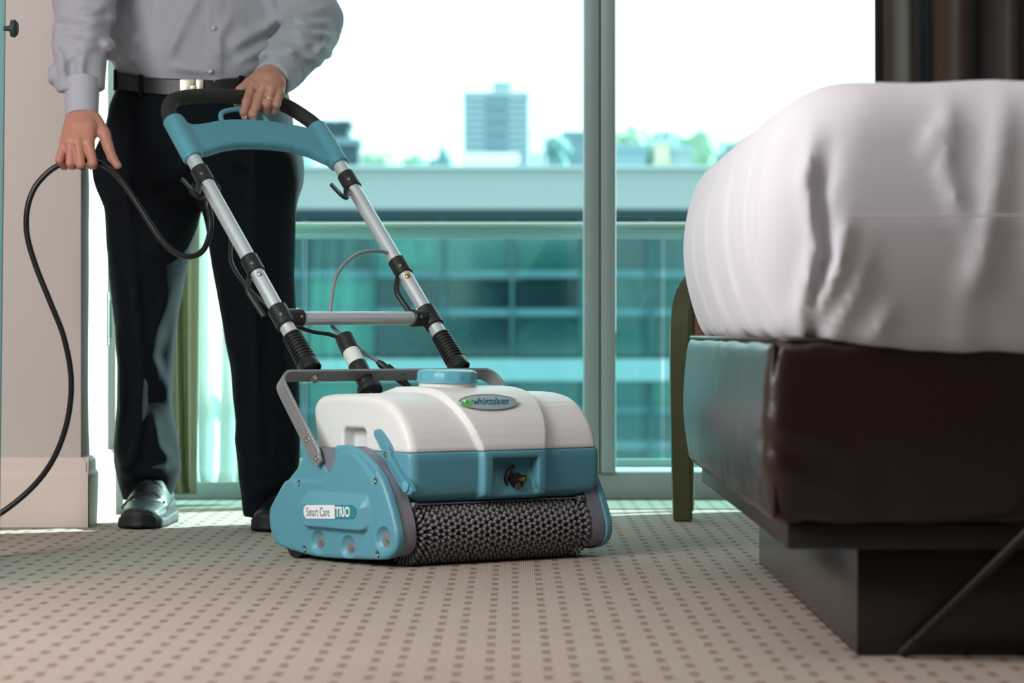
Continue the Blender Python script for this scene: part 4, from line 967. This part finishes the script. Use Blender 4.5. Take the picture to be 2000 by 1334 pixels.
# ---- shirt: torso and both sleeves in one surface
DT = 7.06
TOR = [(158, 240, 545), (140, 228, 552), (120, 220, 555), (90, 213, 557), (50, 214, 552), (0, 216, 548), (-60, 210, 552), (-120, 208, 554), (-165, 222, 540), (-195, 262, 500)]
RS, RE, RW = at(244, -150, 7.02), at(160, 2, 6.87), at(158, 190, 6.735)
LS, LE, LW = at(545, -150, 7.08), at(612, 40, 7.01), at(548, 148, 6.745)
def shirt(X, Y, Z):
    z, cx, rx = rows_z(TOR, DT); f = slab_sd(X, Y, Z, z, cx, rx, np.interp(z, [1.0, 1.1, 1.4], [7.065, 7.06, 7.09]), np.interp(z, [1.0, 1.06, 1.2, 1.42], [.128, .140, .132, .105]))
    bot = 1.0425 + .26 * (Y - 7.07) - Z; f = smax(f, bot, .012); f = smax(f, Z - 1.425, .05)
    nk = (pxx(390, 7.08), 7.08, 1.445)
    for sh_ in (RS, LS): f = smin(f, capsule(X, Y, Z, nk, tuple(sh_ + Vector((0, .01, .012))), .066, .060), .03)
    ra = smin(capsule(X, Y, Z, RS, RE, .074, .064), capsule(X, Y, Z, RE, RW, .063, .0535), .03)
    la = smin(capsule(X, Y, Z, LS, LE, .074, .062), capsule(X, Y, Z, LE, LW, .060, .050), .03)
    cut = (X - RW.x) * 0 + (RW.z + .012 - Z); ra = smax(ra, cut, .012)
    dl = (LW - LE).normalized(); la = smax(la, (X - LW.x) * dl.x + (Y - LW.y) * dl.y + (Z - LW.z) * dl.z + .014, .012)
    f = smin(f, ra, .022); f = smin(f, la, .022)
    A, B = X[:, 0, :], Z[:, 0, :]; fr = np.clip((7.10 - Y) / .05, 0, 1)
    def S(pts, wd, d=6.95): return stroke(A, B, [(pxx(p, d), pz(q, d)) for p, q in pts], wd)
    s = 0
    for pts, wd, am in (([(405, -40), (360, 45), (340, 90), (325, 125)], .016, .010), ([(455, 20), (430, 80), (435, 120)], .012, .007), ([(540, 40), (490, 70), (450, 100)], .014, .010), ([(545, 75), (500, 105), (455, 132)], .012, .009), ([(230, 20), (250, 80), (235, 112)], .016, .008), ([(270, 60), (255, 100), (262, 130)], .011, .008), ([(220, 90), (240, 112), (262, 125)], .008, .009),
                        ([(300, -20), (310, 60), (300, 120)], .02, .006), ([(330, 130), (380, 138), (430, 142)], .010, .008), ([(470, 140), (510, 128), (540, 110)], .010, .008), ([(520, -30), (535, 30), (520, 60)], .014, .008)):
        s = s + am * S(pts, wd)
    # sleeve folds
    for pts, wd, am in (([(212, 40), (180, 62), (130, 58), (108, 50)], .011, .009), ([(210, 65), (178, 90), (130, 85)], .011, .008), ([(216, 10), (190, 30), (160, 34)], .010, .009), ([(205, 95), (170, 108), (150, 130)], .010, .009), ([(112, 90), (135, 120), (140, 165)], .010, .010), ([(182, 110), (176, 140), (180, 168)], .008, .010), ([(158, 115), (155, 145), (160, 170)], .008, -.008), ([(108, 130), (115, 155), (108, 176)], .010, .012), ([(125, 20), (118, 60), (125, 110)], .012, .007),
                        ([(562, 30), (600, 45), (650, 40)], .010, .010), ([(565, 55), (610, 70), (655, 62)], .010, .010), ([(640, 0), (610, 18), (570, 30)], .010, .009), ([(575, 80), (620, 92), (652, 105)], .010, .010), ([(560, 100), (600, 112), (628, 128)], .009, .010), ([(540, 110), (575, 125), (592, 150)], .009, .009), ([(650, 60), (635, 95), (612, 125)], .010, .009)):
        s = s + am * S(pts, wd * 1.0, 6.85)
    f = f - 1.5 * s[:, None, :] * np.clip((7.06 - Y) / .05, 0, 1)
    # button placket
    pl_ = np.abs(X - (pxx(417, 6.93) + (Z - 1.05) * .03)) - .0175
    f = f - .0032 * np.clip(.5 - pl_ / .003, 0, 1) * np.clip((6.99 - Y) / .02, 0, 1) * (Z > 1.0)
    f += .010 * vnoise(X * 13, Y * 13, Z * 13) + .006 * vnoise(X * 30, Y * 30, Z * 22)
    return f
mp_(field('shirt', shirt, (-1.12, 6.62, .93), (-.30, 7.27, 1.54), .0068, M['shirt'], man))
# cuffs
def cuff(a, b, ra, rb, sq=(1, 1)):
    a, b = Vector(a), Vector(b); P = [a + (b - a) * t for t in (0, .04, .2, .5, .8, .97, 1, 1, .9)]
    R = [ra - .004, ra, ra * .8 + rb * .2, (ra + rb) / 2, ra * .2 + rb * .8, rb + .0008, rb - .0006, rb - .004, rb - .0045]
    return tube_me(P, [(r * sq[0], r * sq[1]) for r in R], 32, cap=False)
rc = at(160, 158, 6.735); rw = at(160, 229, 6.705)
mp_(link('cuff', cuff(rc, rw, .0445, .0405, (.98, .88)), M['cuff'], man, smooth=None))
lc = LW + (LE - LW).normalized() * .022; lw = at(529, 159, 6.68)
mp_(link('cuff', cuff(lc, lw, .0455, .0420), M['cuff'], man, smooth=None))
# belt, loops, buckle
def waist(t, r=0):
    x = pxx(394, 7.07) + (.193 + r) * math.cos(t); y = 7.07 + (.137 + r) * math.sin(t); return Vector((x, y, 1.0325 + .26 * (y - 7.07)))
vs, fs = [], []; n = 72
for i in range(n):
    t = 2 * math.pi * i / n
    for (r, h) in ((.004, -.018), (.0105, -.0165), (.0105, .0165), (.004, .018)): vs.append(waist(t, r) + Vector((0, 0, h)))
for i in range(n):
    for k in range(3): a = i * 4 + k; b_ = ((i + 1) % n) * 4 + k; fs.append((a, b_, b_ + 1, a + 1))
belt = mp_(link('belt', smooth_by_angle(pydata(vs, fs), 50), M['leather'], man, smooth=None))
for deg in (232, 200, 300, 338, 140, 40):
    c = waist(math.radians(deg), .0125); tdir = Vector((-math.sin(math.radians(deg)), math.cos(math.radians(deg)) * .7, 0)).normalized(); nd = tdir.cross(Vector((0, 0, 1)))
    mp_(link('belt_loop', place_me(box_me((-.006, -.0022, -.024), (.006, .0022, .024), .001), c, tdir, nd, (0, 0, 1)), M['trouser'], man, smooth=None))
tb = 268
c = waist(math.radians(tb), .0125); 
def bk(lo, hi, m, nm='buckle'): return mp_(link(nm, place_me(box_me(lo, hi, .0015), c, (1, -.02, 0), (.02, 1, 0), (0, 0, 1)), m, belt if 0 else man, smooth=None))
bk((-.027, -.005, -.019), (.0075, .001, .019), M['buckle']); bk((.009, -.005, -.019), (.027, .001, .019), M['buckle']); bk((-.004, -.0062, -.006), (.012, -.003, .005), M['buckle'], 'buckle_tongue')
for (px_, py_) in ((416, 54), (410, 139)):
    p = at(px_, py_, 6.912 if py_ > 100 else 6.918); mp_(lathe('button', [(.0050, 0), (.0050, .0016), (.0040, .0022), (.002, .0014), (0, .0014)], M['button'], man, 14, p, (0, -1, 0)))
# ---- shoes
def shoe(nm_, toe, yaw, lab):
    def up(X, Y, Z):                                     # toe at y = 0, heel at y = .30
        hw = np.interp(Y, [0, .02, .05, .10, .18, .25, .29, .31], [.018, .036, .046, .0515, .044, .039, .034, .02]); ht = np.interp(Y, [0, .02, .06, .10, .14, .19, .25, .31], [.040, .050, .058, .070, .092, .115, .112, .095])
        cx = np.interp(Y, [0, .1, .3], [.006, 0, 0])
        q = np.sqrt(((X - cx) / hw) ** 2 + np.maximum((Z - .028) / (ht - .028), (0.02 - Z) / .05) ** 2 * (Z > .0)); f = (q - 1) * np.minimum(hw, .035)
        f = smax(f, -Y, .02); f = smax(f, Y - .30, .02); f = smax(f, .017 - Z, .004)
        seam = np.exp(-((Z - .035 - .09 * (Y - .055)) / .0035) ** 2) * (Y > .03) * .0015
        seam2 = np.exp(-((Y - .075 - 4 * (X - cx) ** 2 * 6) / .0035) ** 2) * .0022
        strap = np.clip(.5 - (np.abs(Y - .125 - (X * .2)) - .018) / .003, 0, 1) * .003 + np.clip(.5 - (np.abs(Y - .165) - .014) / .003, 0, 1) * .003
        return f + seam + seam2 - strap * (Z > .04)
    r = empty(nm_, (toe[0], toe[1], 0), yaw, None); r.parent = man; r.matrix_parent_inverse = MI
    field('upper', up, (-.066, -.012, .008), (.066, .312, .128), .0036, M['shoe'], r)
    def so(X, Y, Z):
        hw = np.interp(Y, [0, .02, .05, .10, .18, .25, .29, .31], [.022, .041, .051, .056, .047, .044, .040, .024]); cx = np.interp(Y, [0, .1, .3], [.006, 0, 0])
        f = np.abs(X - cx) - hw; f = smax(f, -.004 - Y, .02); f = smax(f, Y - .304, .02)
        zt = np.interp(Y, [0, .03, .1, .3], [.040, .026, .023, .030]); zt = np.where(np.abs(X - cx) < .03, np.maximum(zt, np.where(Y < .02, .036, zt)), zt)
        f = smax(f, Z - zt, .006); f = smax(f, .001 + .004 * np.exp(-(Y / .03) ** 2) - Z, .003)
        return f + .001 * np.sin(Y * 420) * (Z < .014)
    field('sole', so, (-.07, -.02, -.006), (.07, .318, .052), .0034, M['sole'], r)
    return r
shoe('shoe', (pxx(262, 6.90), 6.895), math.radians(-6), None)
shoe('shoe', (pxx(512, 6.79), 6.80), math.radians(-18), None)
# ---- skin: both hands, wrists, neck and head
def hand_field(spec, wristc, lo, hi, h, ell=None):
    X, Y, Z = grid(lo, hi, h); f = None
    for chain, k in spec:
        g = None
        for (a, ra), (b, rb) in zip(chain[:-1], chain[1:]):
            c = capsule(X, Y, Z, a, b, ra, rb); g = c if g is None else smin(g, c, .0035)
        f = g if f is None else smin(f, g, k)
    f += .0007 * vnoise(X * 90, Y * 90, Z * 90)
    return nets(f, lo, h)
def A(px, py, d): return at(px, py, d)
d0 = 6.665
# right hand hanging, fist closed over the cord
R_hand = [
    ([(A(160, 205, 6.715), .027), (A(160, 232, 6.700), .0265)], .01),
    ([(A(146, 226, 6.705), .019), (A(139, 250, 6.675), .0175), (A(127, 276, 6.655), .0115)], .014),
    ([(A(155, 226, 6.700), .021), (A(147, 250, 6.668), .0175), (A(138, 277, 6.645), .0125)], .014),
    ([(A(163, 226, 6.698), .021), (A(158, 250, 6.664), .0175), (A(153, 279, 6.640), .0130)], .014),
    ([(A(172, 226, 6.700), .020), (A(174, 250, 6.664), .0175), (A(173, 280, 6.643), .0130)], .014),
    ([(A(150, 268, 6.672), .015), (A(172, 268, 6.668), .015)], .012),
    # fingers: knuckle, middle joint, end joint, tip tucked back under the cord
    ([(A(127, 276, 6.655), .0100), (A(116.5, 312, 6.640), .0094), (A(125, 325, 6.668), .0084), (A(131, 308, 6.690), .0076)], .0040),
    ([(A(138, 277, 6.645), .0112), (A(137.5, 318, 6.628), .0098), (A(141, 325, 6.660), .0088), (A(144, 306, 6.684), .0080)], .0040),
    ([(A(153, 279, 6.640), .0116), (A(157.5, 321, 6.624), .0102), (A(159, 328, 6.658), .0090), (A(160, 308, 6.684), .0082)], .0040),
    ([(A(173, 280, 6.643), .0116), (A(181, 318, 6.626), .0104), (A(181, 325, 6.660), .0092), (A(179, 305, 6.684), .0082)], .0040),
    # thumb from the side of the palm
    ([(A(186, 234, 6.690), .015), (A(204, 262, 6.668), .0135), (A(211, 286, 6.655), .0118), (A(219, 308, 6.645), .0105), (A(230, 324, 6.640), .0085)], .010),
    # knuckle bumps
    ([(A(127, 275, 6.650), .0085), (A(127, 277, 6.650), .0085)], .006), ([(A(138, 276, 6.640), .0095), (A(138, 278, 6.640), .0095)], .006), ([(A(152, 278, 6.635), .0100), (A(153, 280, 6.635), .0100)], .006), ([(A(172, 280, 6.638), .0100), (A(173, 281, 6.638), .0100)], .006),
]
lo = tuple(A(98, 345, 6.60)); me_r = hand_field(R_hand, None, (-1.0, 6.575, .795), (-.835, 6.755, .955), .0022)
# left hand over the grip: ring and little finger close round it, the first two reach the trigger
g_ = 6.690
L_hand = [
    ([(A(545, 141, 6.706), .024), (A(530, 158, 6.676), .0255)], .01),
    ([(A(520, 150, 6.676), .020), (A(503, 158, 6.656), .0180), (A(494, 168, 6.640), .0125)], .014),
    ([(A(526, 150, 6.674), .021), (A(520, 157, 6.648), .0185), (A(515, 170, 6.628), .0130)], .014),
    ([(A(532, 152, 6.674), .021), (A(530, 160, 6.644), .0185), (A(531, 175, 6.626), .0128)], .014),
    ([(A(540, 158, 6.676), .020), (A(542, 167, 6.648), .0170), (A(545, 182, 6.631), .0115)], .014),
    ([(A(500, 166, 6.652), .014), (A(538, 176, 6.644), .014)], .012),
    ([(A(493, 168, 6.640), .0112), (A(482, 199, 6.601), .0102), (A(476.5, 219, 6.592), .0092), (A(478.5, 229, 6.600), .0082)], .0035),
    ([(A(514, 170, 6.628), .0116), (A(500.5, 207, 6.606), .0104), (A(494, 224, 6.596), .0094), (A(495, 231, 6.602), .0084)], .0035),
    ([(A(531, 175, 6.626), .0114), (A(522, 203, 6.614), .0102), (A(519, 217, 6.628), .0094), (A(521, 215, 6.660), .0084)], .0035),
    ([(A(545, 182, 6.631), .0102), (A(540, 204, 6.620), .0092), (A(537.5, 215, 6.632), .0086), (A(538, 212, 6.660), .0076)], .0035),
    ([(A(508, 148, 6.681), .0155), (A(487, 163, 6.694), .0130), (A(470, 176, 6.698), .0110), (A(461, 190, 6.692), .0100), (A(463, 203, 6.680), .0085)], .010),
    ([(A(494, 166, 6.634), .0095), (A(494, 168, 6.634), .0095)], .006), ([(A(515, 169, 6.622), .0100), (A(515, 171, 6.622), .0100)], .006), ([(A(531, 174, 6.620), .0098), (A(531, 176, 6.620), .0098)], .006), ([(A(545, 181, 6.626), .0085), (A(545, 183, 6.626), .0085)], .006),
]
me_l = hand_field(L_hand, None, (-.625, 6.56, .90), (-.475, 6.77, 1.03), .0022)
def head(X, Y, Z):
    cx, cy = pxx(390, 7.08), 7.06
    f = capsule(X, Y, Z, (cx, cy + .03, 1.38), (cx, cy + .005, 1.52), .062, .056)
    f = smin(f, ellipsoid(X, Y, Z, (cx, cy, 1.655), (.076, .096, .112)), .03)
    f = smin(f, ellipsoid(X, Y, Z, (cx, cy - .035, 1.575), (.052, .055, .045)), .03)
    f = smin(f, capsule(X, Y, Z, (cx, cy - .092, 1.655), (cx, cy - .112, 1.615), .010, .014), .012)
    for s in (-1, 1):
        f = smin(f, ellipsoid(X, Y, Z, (cx + s * .078, cy + .01, 1.635), (.010, .020, .032)), .008)
        f = smax(f, -ellipsoid(X, Y, Z, (cx + s * .032, cy - .098, 1.652), (.016, .012, .009)), .008)
    f = smin(f, capsule(X, Y, Z, (cx - .020, cy - .083, 1.583), (cx + .020, cy - .083, 1.583), .007, .007), .006)
    return f
lo = (-.84, 6.90, 1.36); me_h = nets(head(*grid(lo, (-.60, 7.20, 1.80), .005)), lo, .005)
mp_(link('hand', me_r, M['skin'], man)); mp_(link('hand', me_l, M['skin'], man)); mp_(link('head', me_h, M['skin'], man))
def hairf(X, Y, Z):
    cx, cy = pxx(390, 7.08), 7.06
    f = ellipsoid(X, Y, Z, (cx, cy + .012, 1.668), (.083, .100, .112)); f = smax(f, -(Z - 1.60 - np.clip((cy + .03 - Y) / .13, 0, 1) * .11), .01); return f + .004 * vnoise(X * 60, Y * 60, Z * 20)
mp_(field('hair', hairf, (-.84, 6.92, 1.55), (-.60, 7.20, 1.80), .005, M['hair'], man))
for s in (-1, 1):
    mp_(lathe('eye', [(.008, 0), (.007, .004), (0, .006)], M['eye'], man, 12, (pxx(390, 7.08) + s * .032, 6.972, 1.652), (0, -1, 0)))
# nails, ring
def nailm(p, nrm, along, w_, l_): 
    n_ = Vector(nrm).normalized(); a = Vector(along).normalized(); a = (a - n_ * a.dot(n_)).normalized()
    me = axis_lathe([(1, 0), (.9, .10), (0, .16)], 14); me.transform(Matrix.Diagonal((w_, l_, .006, 1))); return mp_(link('fingernail', place_me(me, p, a.cross(n_), a, n_), M['nail'], man, smooth=None))
nailm(A(231, 321, 6.630), (.6, -.7, .45), (.6, 0, -.8), .0058, .0080)
nailm(A(478, 228, 6.589), (0, -1, -.25), (0, 0, -1), .0055, .0065); nailm(A(495, 230, 6.591), (0, -1, -.25), (0, 0, -1), .0055, .0065)
rcn = A(525, 195, 6.617); rdir = (A(522, 203, 6.614) - A(531, 175, 6.626)).normalized()
me = axis_lathe([(.0108, -.0022), (.0118, -.0022), (.0120, 0), (.0118, .0022), (.0108, .0022)], 28, rcn, rdir)
mp_(link('wedding_ring', me, M['gold'], man, smooth=None))

# ================================================================== MAINS CORD
pc = tube('power_cord', cat([A(-150, 1046, 6.70) + Vector((0, 0, -.004)), A(-70, 1035, 6.72), A(-10, 1010, 6.72), A(60, 955, 6.72), A(105, 895, 6.71), A(132, 820, 6.70), A(139, 740, 6.69), A(125, 660, 6.68), A(98, 590, 6.67), A(70, 520, 6.665), A(53, 460, 6.66), A(53, 410, 6.655), A(66, 370, 6.655), A(90, 340, 6.655), A(116, 322, 6.657), A(140, 314, 6.660), A(165, 312, 6.660), A(190, 317, 6.655), A(212, 328, 6.64), A(234, 350, 6.62), A(262, 388, 6.60), A(290, 432, 6.58), A(318, 472, 6.56), A(346, 495, 6.54), A(375, 501, 6.52), A(398, 487, 6.50), A(410, 455, 6.49), A(411, 425, 6.49), A(406, 398, 6.49), A(408, 378, 6.50)], 8), .0064, M['rubber'], None, 12)
tag(pc, 'black mains cord looping from the hand of the man down to the carpet', 'cord')
